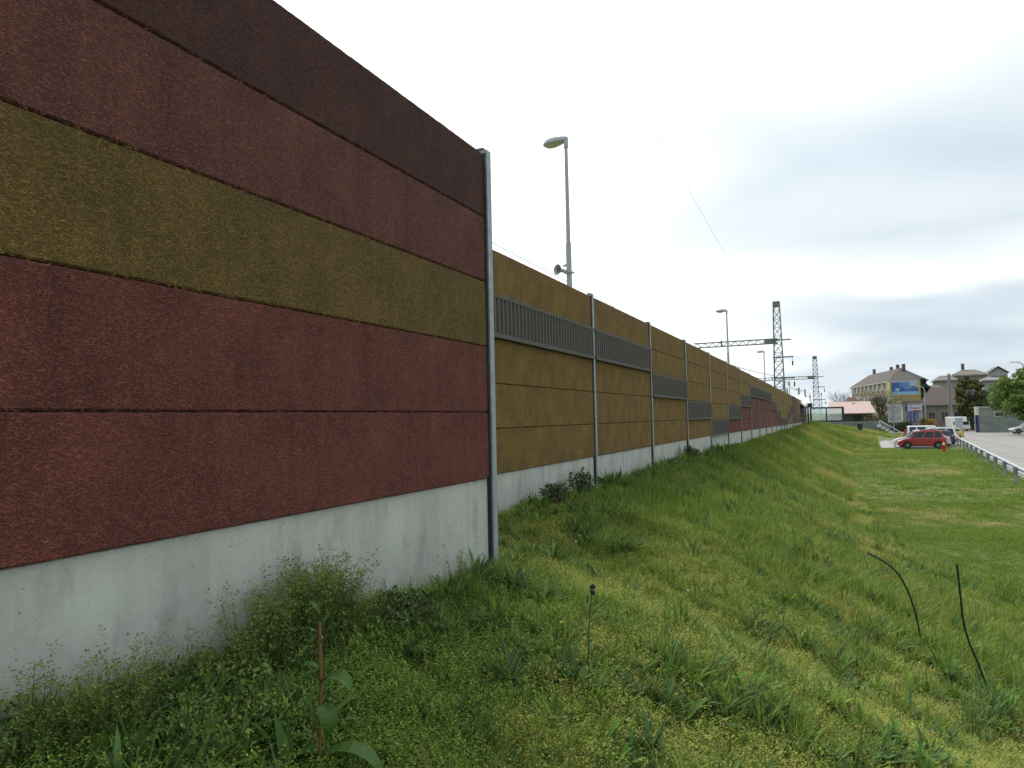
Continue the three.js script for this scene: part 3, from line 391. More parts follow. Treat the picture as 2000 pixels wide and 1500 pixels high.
// street lamps and the concrete pole by the houses
function streetLamp(px, pyTop, pyBase, d, dir, label, arm = 1.6) { const a = atZ(px, pyTop, d), y0 = groundY(a.x, a.z, false), t = thing('street_lamp', label, 'street lamp', [a.x, y0, a.z], 0, 'street lamps by the road'); part('pole', [tube([[0, -0.2, 0], [0, (a.y - y0) * 0.6, 0], [0, a.y - y0 - 0.4, 0], [dir * arm * 0.35, a.y - y0, 0], [dir * arm, a.y - y0 + 0.12, 0]], 0.08, 24, 6)], M.lampgrey, t); part('lamp_head', rbox(0.8, 0.12, 0.3, 0.05, dir * (arm + 0.3), a.y - y0 + 0.12, 0), M.lampgrey, t); }
streetLamp(1805, 757, 0, 128, -1, 'grey street lamp with bent arm against the dark spruce', 0.5);
streetLamp(1998, 708, 0, 125, -1, 'street lamp rising behind the bright green maple', 0.9);
{ const a = atZ(1853, 730, 132), y0 = groundY(a.x, a.z, false), t = thing('utility_pole', 'thick pale concrete utility pole beside the brown roofed house', 'pole', [a.x, y0, a.z]); part('shaft', bar([0, -0.2, 0], [0, a.y - y0, 0], 0.32, 10, 0.2), mat([0.36, 0.36, 0.37], 0.9, { map: concreteMap[0] }), t); part('cross_bar', box(1.6, 0.12, 0.12, 0, a.y - y0 - 0.4, 0), M.lampgrey, t); part('lamp_head', rbox(0.9, 0.15, 0.3, 0.05, 0.9, a.y - y0 - 0.1, 0), M.lampgrey, t); }

// ------------------------------------------------------------------ buildings
function winRow(b, list, w, h, frameM, glassM, z = 0.04) { for (const [x, y] of list) { const f = part('window', box(w + 0.16, h + 0.16, 0.08, x, y, z), frameM, b); part('pane', box(w, h, 0.05, x, y, z + 0.03), glassM, f); part('sill', box(w + 0.3, 0.08, 0.2, x, y - h / 2 - 0.1, z + 0.06), frameM, f); part('glazing_bar', box(0.06, h, 0.03, x, y, z + 0.062), frameM, f); } }
const glassFar = new THREE.MeshPhysicalMaterial({ color: rgb(0.05, 0.055, 0.06), roughness: 0.12 });
function hipRoof(w, dp, e, h, over, ins) { const inset = Math.min(ins, (w / 2 + over) * 0.62), T = new Tris(), c = [1, 1, 1], X = w / 2 + over, Z = dp / 2 + over, a = [-X, e, Z], b = [X, e, Z], d = [X, e, -Z], f = [-X, e, -Z], r = [-X + inset, e + h, 0], s = [X - inset, e + h, 0]; T.quad(a, b, s, r, c); T.quad(d, f, r, s, c); T.tri(f, a, r, c); T.tri(b, d, s, c); T.quad(a, f, d, b, c); const g = T.geo(); g.deleteAttribute('color'); const n = g.attributes.position.count, uv = new Float32Array(n * 2); for (let i = 0; i < n; i++) { uv[2 * i] = g.attributes.position.getX(i); uv[2 * i + 1] = g.attributes.position.getY(i) * 1.6 + g.attributes.position.getZ(i) * 0.3; } g.setAttribute('uv', new THREE.BufferAttribute(uv, 2)); return g; }
const tileMap = dataTex(256, (i, j) => 190 + 40 * (fbm(i / 32, j / 32, 4, 131, 8) - 0.5) + (j % 32 < 4 ? -40 : 0) + 30 * (hash(i >> 4, j >> 5, 15) - 0.5)); tileMap.repeat.set(0.8, 0.8);
const roofM = c => mat(c, 0.9, { map: tileMap }), plaster = c => mat(c, 0.95, { map: speck });
function house(label, px0, px1, d0, d1, pyEave, roofH, depth, o) {   // front wall from (px0, d0) to (px1, d1); eave height read at px1
  const A = atZ(px0, 800, d0), B = atZ(px1, 800, d1), E = atZ(px1, pyEave, d1).y, w = Math.hypot(B.x - A.x, B.z - A.z), ang = Math.atan2(-(B.z - A.z), B.x - A.x), mid = A.clone().add(B).multiplyScalar(0.5);
  const n = new THREE.Vector3(Math.sin(ang), 0, Math.cos(ang)), y0 = Math.min(groundY(mid.x, mid.z, false), E - 2.4), t = thing(o.name ?? 'house', label, 'house', [mid.x - n.x * depth / 2, y0 - 0.3, mid.z - n.z * depth / 2], ang), e = E - y0 + 0.3;
  part('wall', metres(box(w, e, depth, 0, e / 2, 0)), plaster(o.wall), t);
  if (o.gable) { const s = new THREE.Shape([[-w / 2 - 0.4, e - 0.1], [w / 2 + 0.4, e - 0.1], [0, e + roofH]].map(p => new THREE.Vector2(...p))), s2 = new THREE.Shape([[-w / 2, e - 0.05], [w / 2, e - 0.05], [0, e + roofH - 0.35]].map(p => new THREE.Vector2(...p))); const inn = new THREE.ExtrudeGeometry(s2, { depth: depth, bevelEnabled: false }).translate(0, 0, -depth / 2 + 0.01); part('gable', inn, plaster(o.wall), t); const sl = Math.hypot(w / 2 + 0.4, roofH + 0.1), an = Math.atan2(roofH + 0.1, w / 2 + 0.4); for (const q of [-1, 1]) part('roof', box(sl, 0.18, depth + 0.9).rotateZ(-q * an).translate(q * (w / 4 + 0.2), e + roofH / 2 - 0.02, 0), roofM(o.roof), t); }
  else { part('roof', hipRoof(w, depth, e, roofH, 0.5, o.inset ?? depth / 2), roofM(o.roof), t); part('eaves', box(w + 1.0, 0.3, depth + 1.0, 0, e - 0.14, 0), plaster(o.trim ?? [0.5, 0.48, 0.44]), t); }
  for (const [x, h] of o.chimneys ?? []) part('chimney', box(0.7, h, 0.7, x * w, e + roofH * 0.7 + h / 2, -0.6), plaster([0.2, 0.17, 0.16]), t);
  if (o.win) { const L = []; for (const y of o.win.rows) for (let k = 0; k < o.win.n; k++) L.push([-w / 2 + w * (k + 0.6) / (o.win.n + 0.2), y]); const fr = t.children.length; winRow({ add(m) { m.position.z += depth / 2; t.add(m); } }, L, o.win.w, o.win.h, plaster(o.winTrim ?? [0.6, 0.58, 0.53]), glassFar); }
  return t;
}
house('long ochre three storey house with dark hipped roof and white eaves', 1665, 1741, 244, 200, 744, 3.5, 8, { wall: [0.44, 0.39, 0.28], roof: [0.14, 0.115, 0.105], trim: [0.62, 0.6, 0.56], inset: 6, chimneys: [[-0.3, 2.6], [0.12, 2.0], [0.26, 2.2], [0.38, 2.0]], win: { rows: [3.4, 7, 10.2], n: 9, w: 1.5, h: 2.0 } });
house('brown hip roofed house wing rising behind the painted yellow wall', 1740, 1793, 196, 196, 744, 2.6, 9, { wall: [0.33, 0.29, 0.22], roof: [0.16, 0.145, 0.13], inset: 3.5, chimneys: [[0.1, 1.6]] });
{ // yellow fire wall with blue mural
  const d = 146, a = atZ(1738, 745, d), b = atZ(1798, 786, d), t = thing('building', 'yellow building whose blank wall carries a large blue billboard', 'building', [a.x, 0, -d]), w = b.x - a.x, h = a.y;
  part('wall', box(w, h, 8, w / 2, h / 2, -4), plaster([0.56, 0.47, 0.20]), t); part('edge_strip', box(0.35, h, 0.1, w - 0.1, h / 2, 0.04), plaster([0.6, 0.6, 0.12]), t);
  const N = 512, H2 = 220, cv = document.createElement('canvas'); cv.width = N; cv.height = H2; const c = cv.getContext('2d'); c.fillStyle = '#3f63a6'; c.fillRect(0, 0, N, H2); c.fillStyle = '#5a8fc8'; c.fillRect(150, 0, 200, 90); c.fillStyle = '#aebfcb'; c.fillRect(330, 0, 182, 80); c.fillStyle = '#2c4c86'; c.fillRect(330, 96, 182, 66); c.fillStyle = '#7fc0de'; c.fillRect(0, 176, N, 44); c.fillStyle = '#9fd0c8'; c.fillRect(70, 110, 70, 56); c.fillStyle = '#6f8fd0'; for (let k = 0; k < 5; k++) c.fillRect(230, 90 + k * 16, 200 + (k * 53) % 60, 6); c.fillStyle = '#c9d6e6'; c.fillRect(240, 104, 150, 6);
  const tx = new THREE.CanvasTexture(cv); tx.colorSpace = THREE.SRGBColorSpace; const bl = atZ(1741, 747, d), br_ = atZ(1796, 768.5, d); const bw = br_.x - bl.x, bh = bl.y - br_.y; const m = part('billboard', new THREE.PlaneGeometry(bw, bh).translate((bl.x + br_.x) / 2 - a.x, (bl.y + br_.y) / 2, 0.06), mat([0.85, 0.85, 0.85], 0.6, { map: tx }), t); part('billboard_frame', [box(bw + 0.3, 0.2, 0.1, bl.x - a.x + bw / 2, bl.y + 0.1, 0.02), box(bw + 0.3, 0.2, 0.1, bl.x - a.x + bw / 2, br_.y - 0.1, 0.02)], M.pale, t);
  for (const x of [0.62, 0.72]) { const q = part('window', box(0.8, 1.1, 0.08, w * x, h * 0.64 - 1.4, 0.02), plaster([0.55, 0.52, 0.45]), t); part('pane', box(0.6, 0.9, 0.05, w * x, h * 0.64 - 1.4, 0.045), glassFar, q); }
}
{ // low white shop with blue banner
  const d = 134, a = atZ(1762, 786, d), b = atZ(1803, 833, d), t = thing('building', 'low white shop with a blue and white banner and blue base', 'building', [a.x, 0, -d]), w = b.x - a.x, h = a.y;
  part('wall', box(w, h, 9, w / 2, h / 2, -4.5), plaster([0.55, 0.54, 0.50]), t); part('lower_wall', box(w - 0.1, 1.5, 0.06, w / 2, 0.85, 0.03), plaster([0.30, 0.42, 0.55]), t); part('parapet', box(w + 0.3, 0.3, 9.2, w / 2, h + 0.1, -4.5), plaster([0.32, 0.31, 0.29]), t);
  const N = 256, cv = document.createElement('canvas'); cv.width = N; cv.height = 48; const c = cv.getContext('2d'); c.fillStyle = '#c9cede'; c.fillRect(0, 0, N, 48); c.fillStyle = '#27348a'; c.fillRect(0, 0, 36, 48); c.fillStyle = '#7f88b4'; for (let k = 0; k < 12; k++) c.fillRect(50 + k * 16, 16, 10, 14); const tx = new THREE.CanvasTexture(cv); tx.colorSpace = THREE.SRGBColorSpace;
  part('banner', new THREE.PlaneGeometry(w * 0.86, 0.95).rotateZ(0.035).translate(w * 0.56, h - 0.95, 0.07), mat([0.9, 0.9, 0.9], 0.7, { map: tx }), t);
  winRow({ add(m) { t.add(m); } }, [[w * 0.30, 2.55], [w * 0.48, 2.55], [w * 0.70, 2.55]], 0.55, 1.5, plaster([0.62, 0.62, 0.62]), mat([0.12, 0.15, 0.3], 0.3)); part('awning', rbox(0.9, 0.4, 0.3, 0.03, w * 0.73, 3.55, 0.15), mat([0.4, 0.06, 0.06], 0.6), t); part('awning', box(0.92, 0.14, 0.02, w * 0.73, 3.55, 0.31), M.white, t);
}
house('cream cottage with brown hipped roof beside the utility pole', 1804, 1886, 142, 142, 787, 2.9, 7, { wall: [0.47, 0.43, 0.35], roof: [0.20, 0.155, 0.14], inset: 4.2, trim: [0.55, 0.5, 0.44], win: { rows: [2.6], n: 3, w: 0.9, h: 1.4 } });
{ // pink roofed station outbuilding
  const d = 124, a = atZ(1619, 785, d), b = atZ(1703, 806, d), t = thing('building', 'long low building with pale pink sheet roof behind the retaining wall', 'building', [a.x, 0, -d]), w = b.x - a.x, e = b.y, h = a.y;
  const T = new Tris(), c = [1, 1, 1]; T.quad([-0.4, e, 0.8], [w + 0.5, e, 0.8], [w - 0.1, h, -4], [0, h, -4], c); T.quad([-0.4, e, 0.8], [w + 0.5, e, 0.8], [w + 0.5, e - 0.12, 0.8], [-0.4, e - 0.12, 0.8], c); T.quad([0, h, -4], [w - 0.1, h, -4], [w + 0.5, e, -9], [-0.4, e, -9], c); const rg = T.geo(); rg.deleteAttribute('color'); part('roof', rg, mat([0.44, 0.31, 0.29], 0.7), t);
  const ribs = []; for (let k = 0; k <= 20; k++) ribs.push(bar([w * k / 20, e + 0.02, 0.8], [w * k / 20, h + 0.02, -4], 0.03, 4)); part('roof_rib', ribs, mat([0.42, 0.30, 0.28], 0.7), t);
  part('wall', box(w, e, 7, w / 2, e / 2, -4.2), plaster([0.24, 0.2, 0.16]), t); part('roof_vent', [box(0.4, 0.35, 0.4, w * 0.58, h - 0.1, -3.4)], M.white, t); part('door', box(1.5, 2.2, 0.1, w * 0.62, 1.6, -0.66), mat([0.03, 0.06, 0.03], 0.8), t);
  winRow({ add(m) { m.position.z -= 0.7; t.add(m); } }, [[w * 0.28, e - 0.9], [w * 0.5, e - 0.9], [w * 0.85, e - 0.9]], 0.9, 0.6, plaster([0.3, 0.27, 0.22]), glassFar);
}
house('small red roofed house left of the long ochre house', 1650, 1680, 165, 165, 797, 2.4, 8, { wall: [0.4, 0.36, 0.3], roof: [0.2, 0.09, 0.075], inset: 3 });
{ // green site cabin
  const d = 126, A = atZ(1895, 796, d), B = atZ(1912, 796, d - 4), C = atZ(1995, 796, d - 2), t = thing('container_cabin', 'pale green container cabin with white striped end beyond the road', 'cabin', [B.x, 0, B.z]);
  const w = C.x - B.x, h = B.y, dp = 4.2; part('side_wall', box(w, h, dp, w / 2, h / 2, -dp / 2), mat([0.30, 0.34, 0.30], 0.7, { map: speck }), t); const ew = B.x - A.x;
  part('end_wall', box(ew, h + 0.05, 0.3, -ew / 2, (h + 0.05) / 2, -0.3), mat([0.62, 0.63, 0.55], 0.7), t); for (const x of [0.3, 0.62, 0.9]) part('blue_stripe', box(0.25, h * 0.68, 0.05, -ew * x, h * 0.36, -0.13), mat([0.16, 0.17, 0.32], 0.6), t);
  part('roof_edge', box(w + 0.1, 0.12, dp + 0.1, w / 2, h + 0.06, -dp / 2), mat([0.5, 0.52, 0.48], 0.6), t); part('seam', box(w, 0.05, 0.03, w / 2, h * 0.62, 0.02), mat([0.2, 0.23, 0.2], 0.7), t); const q = part('window', box(1.3, 0.75, 0.06, w * 0.45, h * 0.72, 0.03), M.pale, t); part('pane', box(1.1, 0.55, 0.04, w * 0.45, h * 0.72, 0.05), glassFar, q);
}
house('grey roofed house on the hill above the cottage', 1832, 1872, 215, 215, 741, 1.3, 8, { wall: [0.5, 0.48, 0.44], roof: [0.27, 0.27, 0.26], inset: 5, win: { rows: [2], n: 3, w: 1, h: 1.2 } });
house('wide brown roofed house on the hill behind the brown green tree', 1868, 1932, 225, 225, 730, 1.5, 8, { wall: [0.42, 0.37, 0.33], roof: [0.28, 0.25, 0.22], inset: 7, chimneys: [[-0.15, 2.2]], win: { rows: [2], n: 4, w: 1, h: 1.2 } });
house('white gabled house highest on the hill behind the maple', 1936, 1972, 235, 235, 727, 1.7, 8, { wall: [0.55, 0.55, 0.54], roof: [0.3, 0.29, 0.27], gable: true, win: { rows: [3.2], n: 2, w: 1.3, h: 1.3 } });
house('white low house below the gabled house on the hill', 1925, 1962, 205, 205, 741, 0.8, 7, { wall: [0.5, 0.5, 0.48], roof: [0.33, 0.33, 0.33], inset: 4, win: { rows: [2], n: 3, w: 1.1, h: 1.1 } });
house('grey rooftop house low on the slope behind the spruce', 1818, 1846, 200, 200, 760, 1.2, 7, { wall: [0.36, 0.35, 0.32], roof: [0.2, 0.19, 0.18], inset: 3 });

// ------------------------------------------------------------------ trees
function limb(list, a, dir, len, r, depth, f, tips, spread = 0.6, upb = 0.15) {
  const b = a.clone().addScaledVector(dir, len); list.push(bar(a, b, r, depth > 2 ? 7 : 4, r * 0.62)); tips.push([b, depth]); if (!depth) return;
  const n = depth > 2 ? 4 : 3; for (let i = 0; i < n; i++) { const d = dir.clone().add(new THREE.Vector3((f() - 0.5) * 2 * spread, (f() - 0.3) * spread + upb, (f() - 0.5) * 2 * spread)).normalize(); limb(list, a.clone().lerp(b, 0.55 + 0.45 * f()), d, len * (0.62 + 0.2 * f()), r * 0.55, depth - 1, f, tips, spread, upb); }
}
function tree(name, label, pos, H, o) {
  const f = rng(o.seed), t = thing(name, label, o.cat ?? 'tree', pos, 0, o.group), list = [], tips = [];
  limb(list, new THREE.Vector3(0, -0.3, 0), new THREE.Vector3((f() - 0.5) * 0.1, 1, (f() - 0.5) * 0.1).normalize(), H * (o.trunk ?? 0.34), o.r ?? H * 0.022, o.depth ?? 3, f, tips, o.spread ?? 0.75, 0.12);
  part('trunk', list, mat(o.bark ?? [0.06, 0.048, 0.038], 0.95), t);
  if (o.leaves) {
    const T = new Tris(), [cx, cy, rx, ry] = o.crown, clumps = [];
    for (let i = 0; i < o.clumps; i++) { let v; do v = new THREE.Vector3(f() * 2 - 1, f() * 2 - 1, f() * 2 - 1); while (v.length() > 1 || v.length() < 0.25); clumps.push([v.x * rx + cx, v.y * ry + cy, v.z * rx, 0.5 + f()]); }
    for (let i = 0; i < o.leaves; i++) {
      const c = clumps[Math.floor(f() * clumps.length)], cr = (o.cr ?? 0.25) * rx * c[3]; let v; do v = new THREE.Vector3(f() * 2 - 1, f() * 2 - 1, f() * 2 - 1); while (v.length() > 1);
      const p = new THREE.Vector3(c[0] + v.x * cr, c[1] + v.y * cr * 0.75, c[2] + v.z * cr), s = o.size * (0.6 + 0.8 * f()), a = new THREE.Vector3(f() - 0.5, f() - 0.5, f() - 0.5).normalize(), b = new THREE.Vector3(f() - 0.5, f() * 0.5, f() - 0.5).cross(a).normalize(); a.multiplyScalar(s); b.multiplyScalar(s * 0.7);
      const k = 0.75 + 0.5 * f(), mx = f() < (o.mix ?? 0) ? o.leaf2 : o.leaf, col = [mx[0] * k, mx[1] * k, mx[2] * k]; const P = (x, y) => [p.x + a.x * x + b.x * y, p.y + a.y * x + b.y * y, p.z + a.z * x + b.z * y];
      T.quad(P(-1, 0), P(0, -1), P(1, 0), P(0, 1), col);
    }
    const c = part('crown', T.geo(), new THREE.MeshPhysicalMaterial({ vertexColors: true, roughness: 0.9, transmission: 0.25, thickness: 0, side: THREE.DoubleSide }), t); c.userData.kind = 'stuff';
  }
  return t;
}
const atG = (px, d) => { const p = atZ(px, 800, d); p.y = groundY(p.x, p.z, false); return p; };
{ const p = atG(2002, 107), top = atZ(1980, 722, 107).y, r = atZ(2062, 780, 107).x - p.x; tree('maple_tree', 'bright green leafy maple overhanging the container cabin', p, top, { seed: 5, leaves: 15000, clumps: 70, cr: 0.22, crown: [0, top * 0.60, r * 1.05, top * 0.40], size: 0.14, leaf: [0.165, 0.25, 0.04], leaf2: [0.105, 0.17, 0.03], mix: 0.4, r: 0.2, depth: 4, bark: [0.03, 0.026, 0.022] }); }
{ const p = atG(1898, 137), top = atZ(1898, 728, 137).y, r = (atZ(1932, 780, 137).x - atZ(1858, 780, 137).x) / 2; tree('broadleaf_tree', 'broad brown green tree standing behind the container cabin', p, top, { seed: 9, leaves: 15000, clumps: 75, cr: 0.22, crown: [0, top * 0.52, r * 0.9, top * 0.46], size: 0.17, leaf: [0.075, 0.078, 0.022], leaf2: [0.16, 0.18, 0.03], mix: 0.35, r: 0.3, depth: 3 }); }
{ const p = atG(1806, 165), top = atZ(1803, 738, 165).y, f = rng(33), t = thing('spruce_tree', 'dark evergreen spruce between the billboard wall and the cottage', 'tree', p), T = new Tris(); part('trunk', bar([0, -0.3, 0], [0, top * 0.95, 0], 0.25, 7, 0.05), mat([0.05, 0.04, 0.03], 1), t);
  for (let i = 0; i < 9000; i++) { const v = Math.pow(f(), 0.75), y = top * (1 - v), rad = (0.25 + 3.6 * v) * (0.5 + 0.5 * Math.sqrt(f())) * (0.8 + 0.35 * Math.sin(y * 4)), a = f() * 6.283, x = Math.cos(a) * rad + v * 0.6, z = Math.sin(a) * rad, s = 0.22 + f() * 0.2, dx = Math.cos(a) * s, dz = Math.sin(a) * s, k = 0.7 + 0.6 * f(), w = 0.09; T.quad([x - dz * w * 4, y, z + dx * w * 4], [x + dx, y - s * 0.5, z + dz], [x + dz * w * 4, y, z - dx * w * 4], [x - dx * 0.6, y + s * 0.3, z - dz * 0.6], [0.022 * k, 0.036 * k, 0.026 * k]); }
  const c = part('crown', T.geo(), mat([1, 1, 1], 0.95, { vertexColors: true }), t); c.userData.kind = 'stuff'; }
{ const p = atG(1718, 132), top = atZ(1718, 752, 132).y; tree('bare_tree', 'bare budding tree in front of the long ochre house', p, top, { seed: 12, trunk: 0.34, depth: 5, r: 0.2, spread: 0.7, leaves: 2600, clumps: 60, cr: 0.3, crown: [0, top * 0.62, 3.6, top * 0.36], size: 0.09, leaf: [0.12, 0.12, 0.045], group: 'bare trees by the station' }); }
{ const p = atG(1648, 180), top = atZ(1648, 762, 180).y; tree('bare_tree', 'grey leafless tree rising above the pink roofed building', p, top, { seed: 17, trunk: 0.42, depth: 5, r: 0.14, spread: 0.85, bark: [0.13, 0.12, 0.12], group: 'bare trees by the station' }); }
function shrub(label, p, h, r, col, col2, seed, name = 'shrub', n = 1600, size = 0.07, group) { const t = thing(name, label, 'shrub', [p.x, p.y, p.z], 0, group), f = rng(seed), T = new Tris(), st = []; for (let i = 0; i < 9; i++) { const a = f() * 6.283; st.push(bar([0, -0.05, 0], [Math.cos(a) * r * 0.6 * f(), h * (0.6 + 0.3 * f()), Math.sin(a) * r * 0.6 * f()], 0.012 * h, 4, 0.004)); } part('stem', st, mat([0.07, 0.055, 0.035], 0.95), t);
  for (let i = 0; i < n; i++) { let v; do v = [f() * 2 - 1, f() * 2 - 1, f() * 2 - 1]; while (Math.hypot(...v) > 1); const lump = 0.75 + 0.35 * Math.sin(v[0] * 5 + seed) * Math.cos(v[2] * 5), x = v[0] * r * lump, y = h * (0.52 + v[1] * 0.46 * lump), z = v[2] * r * lump, s = size * (0.5 + f()), a = [f() - 0.5, f() - 0.5, f() - 0.5].map(q => q * 2 * s), b = [f() - 0.5, f() - 0.3, f() - 0.5].map(q => q * 1.4 * s), k = 0.7 + 0.6 * f(), c = (f() < 0.4 ? col2 : col).map(q => q * k); T.quad([x - a[0], y - a[1], z - a[2]], [x - b[0], y - b[1], z - b[2]], [x + a[0], y + a[1], z + a[2]], [x + b[0], y + b[1], z + b[2]], c); }
  const c = part('foliage', T.geo(), mat([1, 1, 1], 0.9, { vertexColors: true }), t); c.userData.kind = 'stuff'; return t; }
shrub('rusty orange shrub in front of the white shop', atG(1806, 122), 2.3, 1.25, [0.22, 0.12, 0.035], [0.15, 0.1, 0.03], 3, 'shrub', 1600, 0.12);
shrub('bright orange flowering bush beside the yellow road roller', atG(1819, 126), 2.4, 0.7, [0.42, 0.22, 0.04], [0.34, 0.2, 0.05], 4, 'shrub', 1000, 0.12);
shrub('dark green shrub next to the back of the road sign', atG(1764, 116), 2.2, 1.4, [0.05, 0.075, 0.025], [0.04, 0.06, 0.03], 5, 'shrub', 1600, 0.12);
shrub('dark low shrub at the foot of the stair wall', atG(1747, 112), 1.6, 1.1, [0.035, 0.04, 0.03], [0.06, 0.06, 0.03], 6, 'shrub', 1200, 0.1);
for (const [i, [px, d, h]] of [[1700, 118, 3.3], [1728, 122, 3.4], [1712, 116, 2.9]].entries()) shrub(['olive hedge bush under the pink roof edge', 'tall brownish hedge bush behind the stair wall', 'grey green hedge bush between pink roof and bare tree'][i], atG(px, d), h, 1.8, [0.10, 0.10, 0.05], [0.07, 0.06, 0.03], 60 + i, 'shrub', 1500, 0.12, 'hedge bushes behind the retaining wall');
for (const [i, [px, d, h, r]] of [[1845, 172, 5, 4], [1870, 185, 6, 5], [1990, 185, 7, 6], [1965, 150, 5, 4], [1938, 165, 6, 4.5], [2020, 150, 8, 5], [1830, 190, 5, 4]].entries()) tree('hillside_tree', ['low tree behind the cottage roof', 'rounded tree behind the utility pole', 'large tree on the hill behind the maple', 'tree right behind the container cabin', 'tree between the cabin and the white hill house', 'tall tree beside the maple at the road', 'small tree under the grey hill house'][i], atG(px, d), h, { seed: 70 + i, leaves: 4200, clumps: 30, cr: 0.34, crown: [0, h * 0.55, r, h * 0.45], size: 0.22, leaf: [0.075, 0.10, 0.035], leaf2: [0.05, 0.065, 0.03], mix: 0.5, depth: 2, group: 'trees on the hillside' });

// ------------------------------------------------------------------ verge plants
const leafM = (o = {}) => new THREE.MeshPhysicalMaterial({ vertexColors: true, roughness: 0.95, specularIntensity: 0.3, transmission: 0.32, thickness: 0, side: THREE.DoubleSide, ...o });
function blade(T, x, z, h, w, az, lean, col, seg = 3, y0 = -0.02) { const ca = Math.cos(az), sa = Math.sin(az); let pl, pr; for (let i = 0; i <= seg; i++) { const t = i / seg, b = lean * t * t * h, y = y0 + h * t * (1 - 0.25 * lean * t), ww = w * (1 - t * t) * 0.5 + 0.0004, X = x + ca * b, Z = z + sa * b, l = [X - sa * ww, y, Z + ca * ww], r = [X + sa * ww, y, Z - ca * ww]; if (i) { if (i < seg) T.quad(pl, pr, r, l, col); else T.tri(pl, pr, [X, y, Z], col); } pl = l; pr = r; } }
function leaf(T, b, az, el, len, w, col, bend = 0.5, seg = 5, fold = 0.25) {   // a broad leaf with a folded midrib
  const ca = Math.cos(az), sa = Math.sin(az); let p = [...b], e = el, prev; for (let i = 0; i <= seg; i++) { const t = i / seg, ww = w * 0.5 * Math.pow(Math.sin(Math.PI * Math.min(1, 0.06 + t * 0.94)), 0.8), n = [-sa, 0, ca], l = [p[0] + n[0] * ww, p[1] + ww * fold, p[2] + n[2] * ww], r = [p[0] - n[0] * ww, p[1] + ww * fold, p[2] - n[2] * ww], m = [...p]; if (prev) { T.quad(prev[0], prev[1], m, l, col); T.quad(prev[1], prev[2], r, m, col); } prev = [l, m, r]; const s = len / seg; p = [p[0] + ca * Math.cos(e) * s, p[1] + Math.sin(e) * s, p[2] + sa * Math.cos(e) * s]; e -= bend / seg * 2; }
}
const jit = (c, f, a = 0.25) => { const k = 1 - a + 2 * a * f(); return [c[0] * k * (0.9 + 0.2 * f()), c[1] * k, c[2] * k]; };
function grassClump(seed, n, h, spread, w, cols) { const f = rng(seed), T = new Tris(); for (let i = 0; i < n; i++) { const a = f() * 6.283, r = Math.sqrt(f()) * spread; blade(T, Math.cos(a) * r, Math.sin(a) * r, h * (0.45 + 0.75 * f()), w * (0.7 + 0.6 * f()), f() * 6.283, 0.15 + 0.9 * f(), jit(cols[Math.floor(f() * cols.length)], f), 3); } return T.geo(); }
function speckWeed(seed, n, h, spread, cols) {       // thin stems with tiny pods and leaflets
  const f = rng(seed), T = new Tris();
  for (let i = 0; i < n; i++) {
    const a = f() * 6.283, r = Math.sqrt(f()) * spread, x = Math.cos(a) * r, z = Math.sin(a) * r, hh = h * (0.5 + 0.6 * f()), az = f() * 6.283, ln = 0.5 * f(), c = jit(cols[0], f); blade(T, x, z, hh, 0.0032, az, ln, c, 3);
    const m = 9 + Math.floor(f() * 7); for (let k = 0; k < m; k++) { const t = 0.25 + 0.75 * Math.pow(k / m, 0.8), y = hh * t * (1 - 0.25 * ln * t), b = ln * t * t * hh, q = f() * 6.283, e = 0.006 + 0.014 * f() * (1.2 - 0.6 * t), X = x + Math.cos(az) * b + Math.cos(q) * e * 0.7, Z = z + Math.sin(az) * b + Math.sin(q) * e * 0.7, s = 0.0024 + 0.003 * f() * (t < 0.5 ? 1.4 : 1), cc = jit(cols[1 + Math.floor(f() * (cols.length - 1))], f, 0.35), ux = Math.cos(q) * s, uz = Math.sin(q) * s, v = (f() - 0.2) * s; T.quad([X - ux, y - v, Z - uz], [X - uz * 0.7, y + s * 0.2, Z + ux * 0.7], [X + ux, y + v, Z + uz], [X + uz * 0.7, y - s * 0.2, Z - ux * 0.7], cc); }
  }
  return T.geo();
}
function rosette(seed, n, len, w, el, cols) { const f = rng(seed), T = new Tris(); for (let i = 0; i < n; i++) leaf(T, [(f() - 0.5) * len * 0.25, -0.01, (f() - 0.5) * len * 0.25], i * 2.4 + f(), el[0] + (el[1] - el[0]) * f(), len * (0.6 + 0.6 * f()), w * (0.75 + 0.5 * f()), jit(cols[Math.floor(f() * cols.length)], f, 0.32), 0.1 + 0.45 * f()); return T.geo(); }
const GC = { lush: [[0.14, 0.215, 0.035], [0.185, 0.26, 0.042], [0.105, 0.165, 0.034]], mid: [[0.21, 0.285, 0.038], [0.27, 0.325, 0.045], [0.16, 0.24, 0.034], [0.33, 0.33, 0.085]], dry: [[0.38, 0.35, 0.115], [0.33, 0.325, 0.085], [0.28, 0.31, 0.055], [0.43, 0.38, 0.17]], weed: [[0.22, 0.26, 0.045], [0.37, 0.39, 0.07], [0.27, 0.34, 0.05], [0.42, 0.40, 0.12], [0.33, 0.31, 0.09]], green: [[0.12, 0.19, 0.036], [0.18, 0.29, 0.042], [0.13, 0.23, 0.035], [0.26, 0.35, 0.055]], broad: [[0.095, 0.19, 0.035], [0.13, 0.235, 0.042], [0.085, 0.165, 0.04], [0.155, 0.23, 0.07]] };
const stuffM = leafM();
